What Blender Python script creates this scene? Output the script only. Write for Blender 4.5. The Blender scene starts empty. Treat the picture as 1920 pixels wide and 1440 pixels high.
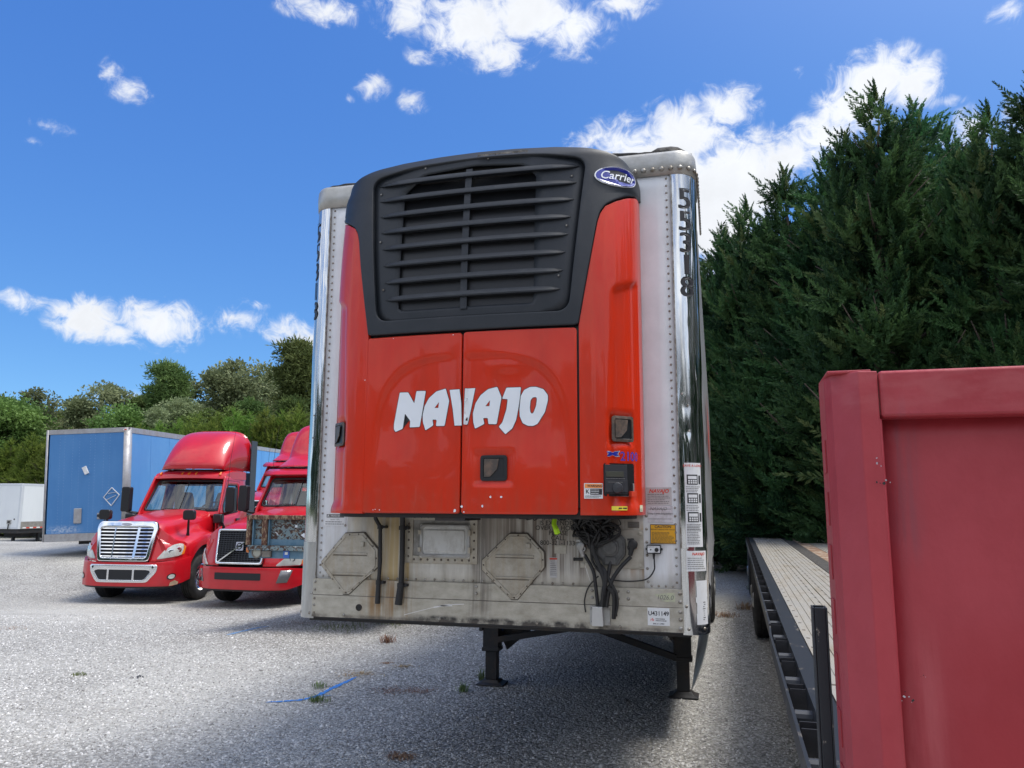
import bpy, bmesh, math, random
import numpy as np
from mathutils import Vector, Matrix
R = math.radians
scene = bpy.context.scene
col = scene.collection
random.seed(4)
# ------------------------------------------------------------------ camera
FPX = 1453.06
CAM = np.array([1.3552, -4.6535, 1.8678])
YAW, PIT, ROL = .2543, .1543, .0048
Fw = np.array([-math.sin(YAW)*math.cos(PIT), math.cos(YAW)*math.cos(PIT), math.sin(PIT)])
Rt = np.array([math.cos(YAW), math.sin(YAW), 0.]); Up = np.cross(Rt, Fw)
Rr = Rt*math.cos(ROL)+Up*math.sin(ROL); Ur = -Rt*math.sin(ROL)+Up*math.cos(ROL)
cd = bpy.data.cameras.new('camera'); cam = bpy.data.objects.new('camera', cd); col.objects.link(cam)
cd.sensor_fit = 'HORIZONTAL'; cd.sensor_width = 36; cd.lens = 36*FPX/1920
cd.clip_start = .05; cd.clip_end = 5000
cam.matrix_world = Matrix(((Rr[0], Ur[0], -Fw[0], CAM[0]), (Rr[1], Ur[1], -Fw[1], CAM[1]), (Rr[2], Ur[2], -Fw[2], CAM[2]), (0, 0, 0, 1)))
scene.camera = cam
def ray(x, y): return Fw + Rr*(x-960)/FPX - Ur*(y-720)/FPX
def onY(x, y, Y=0.):
    d = ray(x, y); return CAM + d*(Y-CAM[1])/d[1]
def onZ(x, y, Z=0.):
    d = ray(x, y); return CAM + d*(Z-CAM[2])/d[2]
def atD(x, y, D): return CAM + ray(x, y)*D
# ------------------------------------------------------------------ sky, sun, exposure
SUN_AZ, SUN_EL = 12., 67.          # azimuth measured from +X towards +Y
from mathutils import Vector
sdir = Vector((math.cos(R(SUN_AZ))*math.cos(R(SUN_EL)), math.sin(R(SUN_AZ))*math.cos(R(SUN_EL)), math.sin(R(SUN_EL))))
w = bpy.data.worlds.new("World"); scene.world = w; w.use_nodes = True
nt = w.node_tree; nt.nodes.clear()
def N(t, **k):
    n = nt.nodes.new(t)
    for a, b in k.items(): setattr(n, a, b)
    return n
def L(a, b): nt.links.new(a, b)
def M(op, a, b=None, c=None, clamp=False):
    n = N('ShaderNodeMath', operation=op); n.use_clamp = clamp
    for i, v in enumerate((a, b, c)):
        if v is None: continue
        if isinstance(v, (int, float)): n.inputs[i].default_value = v
        else: L(v, n.inputs[i])
    return n.outputs[0]
sky = N('ShaderNodeTexSky', sky_type='NISHITA'); sky.sun_disc = False
sky.sun_elevation = R(SUN_EL); sky.sun_rotation = R(90-SUN_AZ)
sky.air_density = 1.0; sky.dust_density = 0.; sky.ozone_density = 1.0; sky.altitude = 3000
tc = N('ShaderNodeTexCoord')
sp = N('ShaderNodeSeparateXYZ'); L(tc.outputs['Generated'], sp.inputs[0])
az = M('ARCTAN2', sp.outputs[0], sp.outputs[1]); el = M('ARCSINE', sp.outputs[2])
cb = N('ShaderNodeCombineXYZ'); L(az, cb.inputs[0]); L(el, cb.inputs[1])
CL = [(610,18,90,30,1.4),(770,25,110,48,1.5),(880,50,135,72,2.4),(930,98,85,42,1.9),(1000,30,145,68,2.4),(1080,52,92,58,2.),(1150,5,80,34,1.3),(790,100,34,18,.8),
 (212,138,24,28,.95),(238,165,44,28,1.05),(92,237,36,15,.8),(695,160,32,26,.7),(775,190,26,20,.75),(655,185,12,10,.6),(1103,110,18,11,.75),(1495,130,12,16,.6),(1890,30,34,24,.6),
 (25,563,64,26,1.3),(160,598,76,50,2.1),(300,608,90,54,2.2),(225,625,80,28,1.4),(460,600,62,30,1.1),(540,612,58,32,1.15),(480,572,36,16,.7),(70,266,22,8,.55),
 (1350,205,85,60,2.0),(1290,250,115,78,2.4),(1180,265,125,55,2.2),(1380,340,125,115,3.),(1250,340,160,90,3.),(1340,420,120,86,3.),(1440,300,60,60,1.6),(1640,150,98,68,2.3),(1590,205,90,68,2.3),(1705,150,70,56,1.9),
 (1540,260,95,70,2.3),(1490,295,80,60,2.),(1775,190,30,13,.75),(1820,245,70,44,1),(1905,215,46,34,.9),(0,440,20,80,.0),(1340,520,80,80,1.),(240,745,60,16,.8),(600,640,60,30,.6)]
dens = None
for (px, py, rx, ry, k) in CL:
    if k == 0: continue
    d = ray(px, py); d = d/np.linalg.norm(d); a0, e0 = math.atan2(d[0], d[1]), math.asin(d[2])
    cs = math.cos(e0); n2 = (d@Fw)
    s1 = N('ShaderNodeVectorMath', operation='SUBTRACT'); L(cb.outputs[0], s1.inputs[0]); s1.inputs[1].default_value = (a0, e0, 0)
    s2 = N('ShaderNodeVectorMath', operation='MULTIPLY'); L(s1.outputs[0], s2.inputs[0]); s2.inputs[1].default_value = (cs*FPX/rx/n2, FPX/ry/n2, 0)
    s3 = N('ShaderNodeVectorMath', operation='LENGTH'); L(s2.outputs[0], s3.inputs[0])
    v = M('MULTIPLY_ADD', s3.outputs['Value'], -k, k*1.0)
    dens = v if dens is None else M('MAXIMUM', dens, v)
nz = N('ShaderNodeTexNoise', noise_dimensions='3D'); nz.inputs['Scale'].default_value = 11; nz.inputs['Detail'].default_value = 14; nz.inputs['Roughness'].default_value = .60
nz.inputs['Distortion'].default_value = .5
L(tc.outputs['Generated'], nz.inputs['Vector'])
nb = N('ShaderNodeTexNoise'); nb.inputs['Scale'].default_value = 3; nb.inputs['Detail'].default_value = 10; nb.inputs['Roughness'].default_value = .6
L(tc.outputs['Generated'], nb.inputs['Vector'])
dv = N('ShaderNodeVectorMath', operation='DOT_PRODUCT'); L(tc.outputs['Generated'], dv.inputs[0]); dv.inputs[1].default_value = tuple(Fw)
away = M('MULTIPLY_ADD', dv.outputs['Value'], -2.2, 1.25, clamp=True)
gen = M('ADD', M('MULTIPLY', M('MULTIPLY_ADD', nb.outputs['Fac'], 5., -1.55), away), M('MULTIPLY_ADD', away, 3., -3.))
dens = M('MAXIMUM', dens, gen)
nf = N('ShaderNodeTexNoise'); nf.inputs['Scale'].default_value = 34; nf.inputs['Detail'].default_value = 9; nf.inputs['Roughness'].default_value = .66; nf.inputs['Distortion'].default_value = .9; L(tc.outputs['Generated'], nf.inputs['Vector'])
nn = M('ADD', M('MULTIPLY_ADD', nz.outputs['Fac'], 3.4, -1.45), M('MULTIPLY_ADD', nf.outputs['Fac'], 3.6, -1.85))
cov = M('MULTIPLY_ADD', M('ADD', dens, nn), 0.52, -.02, clamp=True)
mask = M('MULTIPLY_ADD', dens, 2.5, 1.0, clamp=True)
sm = N('ShaderNodeMapRange', interpolation_type='SMOOTHERSTEP'); L(M('MULTIPLY', cov, mask), sm.inputs[0])
sm.inputs[1].default_value = 0; sm.inputs[2].default_value = 1
sh = N('ShaderNodeMapRange'); L(M('ADD', M('MULTIPLY', cov, .5), M('ADD', M('MULTIPLY', nz.outputs['Fac'], 1.3), M('MULTIPLY', nf.outputs['Fac'], .4))), sh.inputs[0])
sh.inputs[1].default_value = .5; sh.inputs[2].default_value = 1.9; sh.inputs[3].default_value = 7.0; sh.inputs[4].default_value = 4.9
sc_ = N('ShaderNodeSeparateColor'); L(sky.outputs[0], sc_.inputs[0]); hs = N('ShaderNodeCombineColor')     # deeper blue, as the photograph's clear air
for i, (k, g) in enumerate(((.56, .868), (1.12, .72), (2.80, .40))): L(M('MULTIPLY', M('POWER', sc_.outputs[i], g), k), hs.inputs[i])
lum = M('MULTIPLY', sh.outputs[0], M('MULTIPLY_ADD', away, .45, 1.))
cc = N('ShaderNodeCombineColor'); L(M('MULTIPLY', lum, .95), cc.inputs[0]); L(M('MULTIPLY', lum, .98), cc.inputs[1]); L(M('MULTIPLY', lum, 1.03), cc.inputs[2])
mx = N('ShaderNodeMix', data_type='RGBA'); L(sm.outputs[0], mx.inputs['Factor']); L(hs.outputs[0], mx.inputs['A']); L(cc.outputs[0], mx.inputs['B'])
# thin bright veil of cloud around the sun, and unseen clouds brightened, both added as fill light
ds = N('ShaderNodeVectorMath', operation='DOT_PRODUCT'); L(tc.outputs['Generated'], ds.inputs[0]); ds.inputs[1].default_value = tuple(sdir)
gl_ = M('MULTIPLY', M('POWER', M('MAXIMUM', ds.outputs['Value'], 0.), 6.), 8.)
vl = N('ShaderNodeCombineColor'); L(gl_, vl.inputs[0]); L(gl_, vl.inputs[1]); L(gl_, vl.inputs[2])
ad = N('ShaderNodeMix', data_type='RGBA', blend_type='ADD'); ad.inputs['Factor'].default_value = 1.; L(mx.outputs['Result'], ad.inputs['A']); L(vl.outputs[0], ad.inputs['B']); mx = ad
bg = N('ShaderNodeBackground'); L(mx.outputs['Result'], bg.inputs[0]); bg.inputs[1].default_value = .12
wo = N('ShaderNodeOutputWorld'); L(bg.outputs[0], wo.inputs[0])
sd = bpy.data.lights.new('sun', 'SUN'); sun = bpy.data.objects.new('sun', sd); col.objects.link(sun)
sd.energy = 2.5; sd.angle = R(22); sd.color = (1, .95, .88)
sdir = Vector((math.cos(R(SUN_AZ))*math.cos(R(SUN_EL)), math.sin(R(SUN_AZ))*math.cos(R(SUN_EL)), math.sin(R(SUN_EL))))
sun.rotation_euler = sdir.to_track_quat('Z', 'Y').to_euler()
scene.view_settings.view_transform = 'Standard'; scene.view_settings.look = 'None'; scene.view_settings.gamma = 1
scene.view_settings.exposure = .47
scene.render.engine = 'CYCLES'
# ------------------------------------------------------------------ materials
def mat(name, c, r=.5, m=0., c2=None, ns=4., lo=.45, hi=.6, st=(1,1,1), bump=0., bs=60., bd=4, coat=0., rv=0., extra=None, spec=.5, emis=0):
    mt = bpy.data.materials.new(name); mt.use_nodes = True; t = mt.node_tree; b = t.nodes['Principled BSDF']
    b.inputs['Base Color'].default_value = (*c, 1); b.inputs['Roughness'].default_value = r; b.inputs['Metallic'].default_value = m
    b.inputs['Coat Weight'].default_value = coat; b.inputs['Coat Roughness'].default_value = .03; b.inputs['Specular IOR Level'].default_value = spec
    if emis: b.inputs['Emission Color'].default_value = (*c, 1); b.inputs['Emission Strength'].default_value = emis
    tcn = t.nodes.new('ShaderNodeTexCoord'); mp = t.nodes.new('ShaderNodeMapping'); mp.inputs['Scale'].default_value = st
    t.links.new(tcn.outputs['Object'], mp.inputs[0])
    if c2 is not None:
        n = t.nodes.new('ShaderNodeTexNoise'); n.inputs['Scale'].default_value = ns; n.inputs['Detail'].default_value = 8; n.inputs['Roughness'].default_value = .65
        t.links.new(mp.outputs[0], n.inputs['Vector'])
        mr = t.nodes.new('ShaderNodeMapRange'); mr.inputs[1].default_value = lo; mr.inputs[2].default_value = hi; t.links.new(n.outputs['Fac'], mr.inputs[0])
        x = t.nodes.new('ShaderNodeMix'); x.data_type = 'RGBA'; x.inputs['A'].default_value = (*c, 1); x.inputs['B'].default_value = (*c2, 1)
        t.links.new(mr.outputs[0], x.inputs['Factor']); t.links.new(x.outputs['Result'], b.inputs['Base Color'])
        if rv:
            q = t.nodes.new('ShaderNodeMapRange'); q.inputs[3].default_value = r; q.inputs[4].default_value = r+rv
            t.links.new(mr.outputs[0], q.inputs[0]); t.links.new(q.outputs[0], b.inputs['Roughness'])
            if m: 
                q2 = t.nodes.new('ShaderNodeMapRange'); q2.inputs[3].default_value = m; q2.inputs[4].default_value = max(0, m-rv)
                t.links.new(mr.outputs[0], q2.inputs[0]); t.links.new(q2.outputs[0], b.inputs['Metallic'])
    if bump:
        n = t.nodes.new('ShaderNodeTexNoise'); n.inputs['Scale'].default_value = bs; n.inputs['Detail'].default_value = bd
        t.links.new(mp.outputs[0], n.inputs['Vector'])
        bn = t.nodes.new('ShaderNodeBump'); bn.inputs['Strength'].default_value = 1; bn.inputs['Distance'].default_value = bump
        t.links.new(n.outputs['Fac'], bn.inputs['Height']); t.links.new(bn.outputs[0], b.inputs['Normal'])
        if coat: t.links.new(bn.outputs[0], b.inputs['Coat Normal'])
    if extra: extra(t, b, tcn, mp)
    return mt
MT = {}
def stain_sheen_layer(specs):
    """vertical stains, wear, grime and painted sheen with shapes of their own; spec: (x0,x1,z0,z1,colour,amount,noise stretch)"""
    def f(t, b, tcn, mp):
        sx = t.nodes.new('ShaderNodeSeparateXYZ'); t.links.new(tcn.outputs['Object'], sx.inputs[0])
        def mth(op, *a):
            n = t.nodes.new('ShaderNodeMath'); n.operation = op
            for i, v in enumerate(a):
                if isinstance(v, (int, float)): n.inputs[i].default_value = v
                else: t.links.new(v, n.inputs[i])
            return n.outputs[0]
        def mr(v, a, c):
            n = t.nodes.new('ShaderNodeMapRange'); n.interpolation_type = 'SMOOTHSTEP'; t.links.new(v, n.inputs[0]); n.inputs[1].default_value = a; n.inputs[2].default_value = c; return n.outputs[0]
        src = b.inputs['Base Color'].links[0].from_socket if b.inputs['Base Color'].links else None
        for (x0, x1, z0, z1, c, amt, stv, sc, fx, fz) in specs:
            mx_ = mth('MULTIPLY', mr(sx.outputs[0], x0-fx, x0+fx), mth('SUBTRACT', 1., mr(sx.outputs[0], x1-fx, x1+fx)))
            mz_ = mth('MULTIPLY', mr(sx.outputs[2], z0-fz, z0+fz), mth('SUBTRACT', 1., mr(sx.outputs[2], z1-fz, z1+fz)))
            m2 = t.nodes.new('ShaderNodeMapping'); m2.inputs['Scale'].default_value = stv; t.links.new(tcn.outputs['Object'], m2.inputs[0])
            n = t.nodes.new('ShaderNodeTexNoise'); n.inputs['Scale'].default_value = sc; n.inputs['Detail'].default_value = 7; n.inputs['Roughness'].default_value = .6
            t.links.new(m2.outputs[0], n.inputs['Vector'])
            fac = mth('MULTIPLY', mth('MULTIPLY', mx_, mz_), mth('MULTIPLY', mr(n.outputs['Fac'], .36, .66), amt))
            x = t.nodes.new('ShaderNodeMix'); x.data_type = 'RGBA'; x.inputs['B'].default_value = (*c, 1); t.links.new(fac, x.inputs['Factor'])
            if src: t.links.new(src, x.inputs['A'])
            else: x.inputs['A'].default_value = b.inputs['Base Color'].default_value
            src = x.outputs['Result']
        t.links.new(src, b.inputs['Base Color'])
    return f
MT['headred'] = mat('oxide_red_paint', (.40,.042,.055), .42, 0, (.32,.024,.033), 1.3, .40, .58, (1,1,.7), bump=.0022, bs=26, bd=6, rv=.14, extra=stain_sheen_layer([  # paler upper patches paint a sheen and dust fade into the red
    (.25,1.6,1.0,1.62,(.36,.022,.030),.9,(1,1,1),.9,.04,.05), (.135,.24,1.0,1.55,(.48,.10,.11),.6,(14,1,1),1.5,.03,.1), (.0,3,2.10,2.25,(.46,.12,.12),.3,(2,2,6),5,.05,.02),
    (.15,.22,1.75,2.1,(.20,.06,.08),.5,(20,1,1.5),2,.02,.06), (.3,2,1.6,2.1,(.46,.075,.095),.6,(1,1,2),1.2,.3,.1)]))
MT['white'] = mat('white_panel', (.76,.77,.78), .32, 0, (.64,.65,.66), 3, .4, .7, bump=.004, bs=2.2, bd=1,
    extra=stain_sheen_layer([(-1.3,1.3,1.3,1.75,(.42,.38,.30),.35,(8,1,1),2.5,.05,.12)]))
MT['panel'] = mat('dirty_panel', (.60,.58,.52), .45, 0, (.38,.35,.29), 5, .4, .72, (3,1,.6), bump=.003, bs=4, bd=2, extra=stain_sheen_layer([
    (-.80,-.47,1.30,1.86,(.42,.28,.10),.85,(22,1,.8),1.2,.05,.06), (-.95,-.55,1.35,1.9,(.55,.42,.20),.5,(9,1,.7),1.3,.08,.1),
    (-.10,.80,1.45,1.9,(.13,.095,.07),1.1,(26,1,.5),1.1,.06,.09), (-.05,.60,1.60,1.9,(.30,.26,.21),.7,(7,1,.5),1.4,.08,.08), (-.10,.00,1.3,1.9,(.16,.14,.12),.8,(12,1,.6),2,.02,.05), (.85,1.0,1.45,1.75,(.33,.20,.10),.7,(20,1,.8),2,.03,.05)]))
MT['rail'] = mat('weathered_aluminium', (.52,.49,.41), .55, .1, (.34,.31,.245), 7, .35, .7, (1.5,1,2.5), bump=.0015, bs=120, extra=stain_sheen_layer([
    (-.80,-.47,1.15,1.42,(.27,.15,.05),.9,(16,1,.8),1.4,.06,.1), (-.45,.75,1.13,1.19,(.02,.02,.02),1.4,(6,1,6),1.5,.12,.016), (-1.3,1.3,1.13,1.175,(.10,.085,.07),.9,(6,1,6),1.5,.1,.01),
    (-.12,.02,1.2,1.42,(.14,.12,.10),.75,(12,1,.8),2,.02,.05)]))
MT['gaskets'] = mat('grime_metal', (.25,.23,.20), .6, .3, (.12,.10,.08), 12, .4, .65)
MT['placard'] = mat('placard_metal', (.50,.47,.40), .5, .15, (.34,.31,.25), 14, .35, .68, bump=.001, bs=90, extra=stain_sheen_layer([(-1.2,.4,1.3,1.75,(.36,.27,.15),.35,(14,1,1),1.5,.1,.1)]))
MT['polish'] = mat('polished_stainless', (.66,.67,.67), .07, 1., (.40,.40,.39), 5, .45, .8, (2,2,.25), bump=.006, bs=5, bd=3, rv=.25)
MT['brushed'] = mat('scratched_stainless', (.55,.55,.54), .28, 1., (.36,.35,.33), 8, .45, .7, (2,2,.3), bump=.0012, bs=40, rv=.25)
MT['toprail'] = mat('dull_aluminium', (.46,.455,.43), .42, .55, (.33,.32,.29), 6, .4, .7, bump=.002, bs=30, rv=.2)
MT['tar'] = mat('roof_sealant', (.045,.042,.038), .8, 0, (.16,.15,.13), 9, .5, .66, bump=.01, bs=30)
MT['sidewall'] = mat('side_aluminium', (.52,.53,.55), .35, .75, (.42,.42,.43), 3, .4, .7, bump=.008, bs=7, rv=.15)
MT['orange'] = mat('orange_red_paint', (.62,.028,.005), .28, 0, (.50,.030,.009), 5, .40, .75, (1,1,.35), bump=.0026, bs=2.2, bd=2, coat=.32, rv=.10, spec=.3,
    extra=stain_sheen_layer([(-1.2,1.2,1.80,1.95,(.40,.06,.03),.35,(14,1,1),2,.05,.06), (-.9,.9,2.0,2.8,(.62,.045,.015),.2,(30,1,1.2),1.5,.1,.2)]))
MT['shell'] = mat('charcoal_plastic', (.010,.014,.019), .48, 0, (.018,.021,.026), 6, .4, .7, bump=.0006, bs=160)
MT['slat'] = mat('slat_plastic', (.016,.020,.026), .5, 0, (.036,.040,.046), 8, .5, .8, (1,1,3))
def meshy(t, b, tcn, mp):
    wv = t.nodes.new('ShaderNodeTexWave'); wv.inputs['Scale'].default_value = 55; wv.bands_direction = 'Z'; wv.inputs['Distortion'].default_value = .6
    t.links.new(tcn.outputs['Object'], wv.inputs[0])
    src = b.inputs['Base Color'].links[0].from_socket
    x = t.nodes.new('ShaderNodeMix'); x.data_type = 'RGBA'; x.blend_type = 'MULTIPLY'; x.inputs['Factor'].default_value = .55
    t.links.new(src, x.inputs['A']); t.links.new(wv.outputs['Color'], x.inputs['B']); t.links.new(x.outputs['Result'], b.inputs['Base Color'])
MT['coil'] = mat('radiator_coil', (.010,.009,.008), .8, 0, (.05,.036,.022), 7, .5, .85, (1,1,3), extra=meshy)
MT['black'] = mat('black_plastic', (.012,.013,.015), .38)
MT['rubber'] = mat('black_rubber', (.018,.018,.019), .6, 0, (.04,.038,.035), 14, .5, .75)
MT['tyre'] = mat('tyre_rubber', (.016,.016,.017), .75, 0, (.045,.043,.04), 8, .45, .7, bump=.003, bs=40)
MT['under'] = mat('black_undercoat', (.018,.018,.020), .55, 0, (.05,.032,.022), 6, .5, .72, bump=.003, bs=25)
MT['steelgrey'] = mat('galvanised', (.42,.42,.41), .4, .7, (.28,.26,.23), 10, .4, .7, rv=.2)
MT['bolt'] = mat('rivet_metal', (.40,.39,.36), .45, .6, (.20,.17,.13), 30, .4, .6)
MT['bolt_and_shadow'] = mat('rivet_and_shadow', (.12,.10,.08), .6, .3)
MT['latch'] = mat('latch_plastic', (.07,.055,.045), .5, 0, (.15,.10,.07), 20, .45, .65)
MT['paper'] = mat('white_paper', (.74,.75,.75), .55, 0, (.66,.66,.64), 30, .5, .8)
MT['papergrey'] = mat('worn_paper', (.52,.51,.50), .6, 0, (.38,.36,.34), 18, .45, .7)
MT['ink'] = mat('black_ink', (.025,.025,.028), .5)
MT['inkfade'] = mat('faded_ink', (.16,.155,.15), .6)
MT['inkred'] = mat('red_ink', (.62,.05,.02), .5)
MT['inkpink'] = mat('pink_ink', (.80,.35,.32), .5)
MT['yellow'] = mat('amber_label', (.72,.36,.01), .5)
MT['labyellow'] = mat('yellow_label', (.80,.66,.06), .5)
MT['laborange'] = mat('orange_label', (.85,.30,.08), .5)
MT['letter'] = mat('white_lettering', (.80,.83,.86), .3, coat=.6)
MT['blue_ink'] = mat('blue_badge', (.010,.02,.30), .25, coat=.8)
MT['purple'] = mat('violet_ink', (.06,.05,.34), .35)
MT['silver'] = mat('silver_ink', (.45,.45,.5), .3, .5)
MT['hivis'] = mat('hivis_ribbon', (.55,.95,.03), .6)
MT['chrome'] = mat('chrome', (.86,.87,.88), .08, 1.)
MT['ribchrome'] = mat('satin_chrome', (.78,.79,.80), .2, .9)
MT['grilledark'] = mat('grille_dark', (.010,.011,.014), .6)
MT['lens'] = mat('headlamp_lens', (.60,.62,.58), .12, .1, (.42,.43,.40), 4, .4, .7, coat=1)
MT['amber'] = mat('amber_lens', (.75,.20,.02), .25, coat=.5)
MT['truckred'] = mat('truck_red_paint', (.54,.005,.014), .34, 0, (.44,.006,.014), 2, .4, .7, coat=.55, bump=.002, bs=1.5, bd=1)
MT['mirror'] = mat('mirror_glass', (.6,.62,.65), .03, 1.)
MT['seat'] = mat('seat_fabric', (.10,.10,.11), .8)
MT['glass'] = mat('window_glass', (.04,.06,.06), .03)
def gl(t, b, tcn, mp):
    tr = t.nodes.new('ShaderNodeBsdfTransparent'); tr.inputs[0].default_value = (.72,.84,.80,1)
    mxs = t.nodes.new('ShaderNodeMixShader'); fr = t.nodes.new('ShaderNodeFresnel'); fr.inputs[0].default_value = 1.8
    gg = t.nodes.new('ShaderNodeBsdfGlossy'); gg.inputs['Roughness'].default_value = .02
    ad = t.nodes.new('ShaderNodeMath'); ad.operation = 'ADD'; ad.inputs[1].default_value = .04; t.links.new(fr.outputs[0], ad.inputs[0])
    t.links.new(ad.outputs[0], mxs.inputs[0]); t.links.new(tr.outputs[0], mxs.inputs[1]); t.links.new(gg.outputs[0], mxs.inputs[2])
    t.links.new(mxs.outputs[0], t.nodes['Material Output'].inputs[0])
MT['glass'] = mat('window_glass', (.04,.06,.06), .03, extra=gl)
# ------------------------------------------------------------------ object helpers
def tag(o, label=None, cat=None, group=None, kind=None):
    if label: o['label'] = label
    if cat: o['category'] = cat
    if group: o['group'] = group
    if kind: o['kind'] = kind
    return o
def empty(name, loc=(0,0,0), rz=0, **k):
    o = bpy.data.objects.new(name, None); col.objects.link(o); o.location = loc; o.rotation_euler = (0, 0, rz); o.empty_display_size = .3
    return tag(o, **k)
def link(name, me, parent=None, mats=(), smooth=None, bevel=0, bseg=2, solid=0, ang=40):
    o = bpy.data.objects.new(name, me); col.objects.link(o)
    for m in (mats if isinstance(mats, (list, tuple)) else [mats]): me.materials.append(m)
    if parent: o.parent = parent
    if solid: s = o.modifiers.new('s', 'SOLIDIFY'); s.thickness = solid; s.offset = -1
    if bevel:
        b = o.modifiers.new('b', 'BEVEL'); b.width = bevel; b.segments = bseg; b.limit_method = 'ANGLE'; b.angle_limit = R(ang)
    if smooth:
        me.shade_smooth()
        if smooth is not True and not bevel and not solid: me.set_sharp_from_angle(angle=R(smooth))
        elif bevel or solid:
            me.set_sharp_from_angle(angle=R(60))
            for md in o.modifiers:
                if md.type == 'BEVEL': md.harden_normals = False
    return o
class MB:
    def __init__(s): s.v = []; s.f = []; s.mi = []
    def add(s, vs, fs, mi=0, T=None):
        b = len(s.v)
        if T is not None: vs = [T @ Vector(v) for v in vs]
        s.v += [tuple(v) for v in vs]; s.f += [tuple(i+b for i in f) for f in fs]; s.mi += [mi]*len(fs)
    def box(s, x0, x1, y0, y1, z0, z1, mi=0, T=None):
        s.add([(x0,y0,z0),(x1,y0,z0),(x1,y1,z0),(x0,y1,z0),(x0,y0,z1),(x1,y0,z1),(x1,y1,z1),(x0,y1,z1)],
              [(0,3,2,1),(4,5,6,7),(0,1,5,4),(1,2,6,5),(2,3,7,6),(3,0,4,7)], mi, T)
    def bar(s, p, q, w, h, mi=0, up=(0,0,1)):
        p = Vector(p); q = Vector(q); d = (q-p); l = d.length; d.normalize(); u = Vector(up)
        if abs(d.dot(u)) > .98: u = Vector((0,1,0))
        x = d.cross(u).normalized(); u = x.cross(d)
        T = Matrix((( x[0],d[0],u[0],p[0]),(x[1],d[1],u[1],p[1]),(x[2],d[2],u[2],p[2]),(0,0,0,1)))
        s.box(-w/2, w/2, 0, l, -h/2, h/2, mi, T)
    def tube(s, pts, r, n=10, mi=0, cap=True):
        pts = [Vector(p) for p in pts]; rs = r if isinstance(r, (list, tuple)) else [r]*len(pts)
        prev = None; rings = []
        for i, p in enumerate(pts):
            d = (pts[min(i+1, len(pts)-1)] - pts[max(i-1, 0)]).normalized()
            if prev is None:
                a = Vector((0,0,1)) if abs(d.z) < .9 else Vector((1,0,0)); x = d.cross(a).normalized()
            else: x = (prev - d*prev.dot(d)).normalized()
            prev = x; y = d.cross(x)
            rings.append([p + (x*math.cos(2*math.pi*k/n) + y*math.sin(2*math.pi*k/n))*rs[i] for k in range(n)])
        vs = [v for rg in rings for v in rg]; fs = []
        for i in range(len(pts)-1):
            for k in range(n): fs.append((i*n+k, i*n+(k+1)%n, (i+1)*n+(k+1)%n, (i+1)*n+k))
        if cap: fs.append(tuple(range(n))[::-1]); fs.append(tuple((len(pts)-1)*n+k for k in range(n)))
        s.add(vs, fs, mi)
    def lathe(s, prof, c, axis, n=32, mi=0):
        """prof: (radius, along) pairs; axis unit vector"""
        c = Vector(c); a = Vector(axis).normalized(); b = Vector((0,0,1)) if abs(a.z) < .9 else Vector((1,0,0)); x = a.cross(b).normalized(); y = a.cross(x)
        vs = []; fs = []
        for (r, h) in prof:
            for k in range(n): vs.append(c + a*h + (x*math.cos(2*math.pi*k/n)+y*math.sin(2*math.pi*k/n))*r)
        for i in range(len(prof)-1):
            for k in range(n): fs.append((i*n+k, (i+1)*n+k, (i+1)*n+(k+1)%n, i*n+(k+1)%n))
        s.add(vs, fs, mi)
    def dome(s, c, nrm, r, mi=0, n=7):
        s.lathe([(r, 0), (r*.8, r*.4), (r*.35, r*.6), (.0001, r*.64)], c, nrm, n, mi)
    def prism(s, poly, P, t0, t1, mi=0):
        """poly of 2-D points; P(u, v, off) -> point"""
        n = len(poly); vs = [P(u, v, t0) for u, v in poly] + [P(u, v, t1) for u, v in poly]
        s.add(vs, [tuple(range(n, 2*n)), tuple(range(n))[::-1]] + [(i, (i+1)%n, n+(i+1)%n, n+i) for i in range(n)], mi)
    def loft(s, secs, mi=0, closed=False, cap=False):
        n = len(secs[0]); vs = [p for sc in secs for p in sc]; fs = []
        for i in range(len(secs)-1):
            for k in range(n if closed else n-1): fs.append((i*n+k, i*n+(k+1)%n, (i+1)*n+(k+1)%n, (i+1)*n+k))
        if cap: fs.append(tuple(range(n))[::-1]); fs.append(tuple((len(secs)-1)*n+k for k in range(n)))
        s.add(vs, fs, mi)
    def build(s, name, mats, parent=None, smooth=None, fix=False, **k):
        me = bpy.data.meshes.new(name); me.from_pydata(s.v, [], s.f); me.polygons.foreach_set('material_index', s.mi)
        if fix:
            bm = bmesh.new(); bm.from_mesh(me); bmesh.ops.remove_doubles(bm, verts=bm.verts, dist=1e-5); bmesh.ops.recalc_face_normals(bm, faces=bm.faces); bm.to_mesh(me); bm.free()
        me.update()
        return link(name, me, parent, mats, smooth, **k)
def flat(u, v, off=0.): return (u, -off, v)                 # the front wall plane y = 0, facing -y
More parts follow.
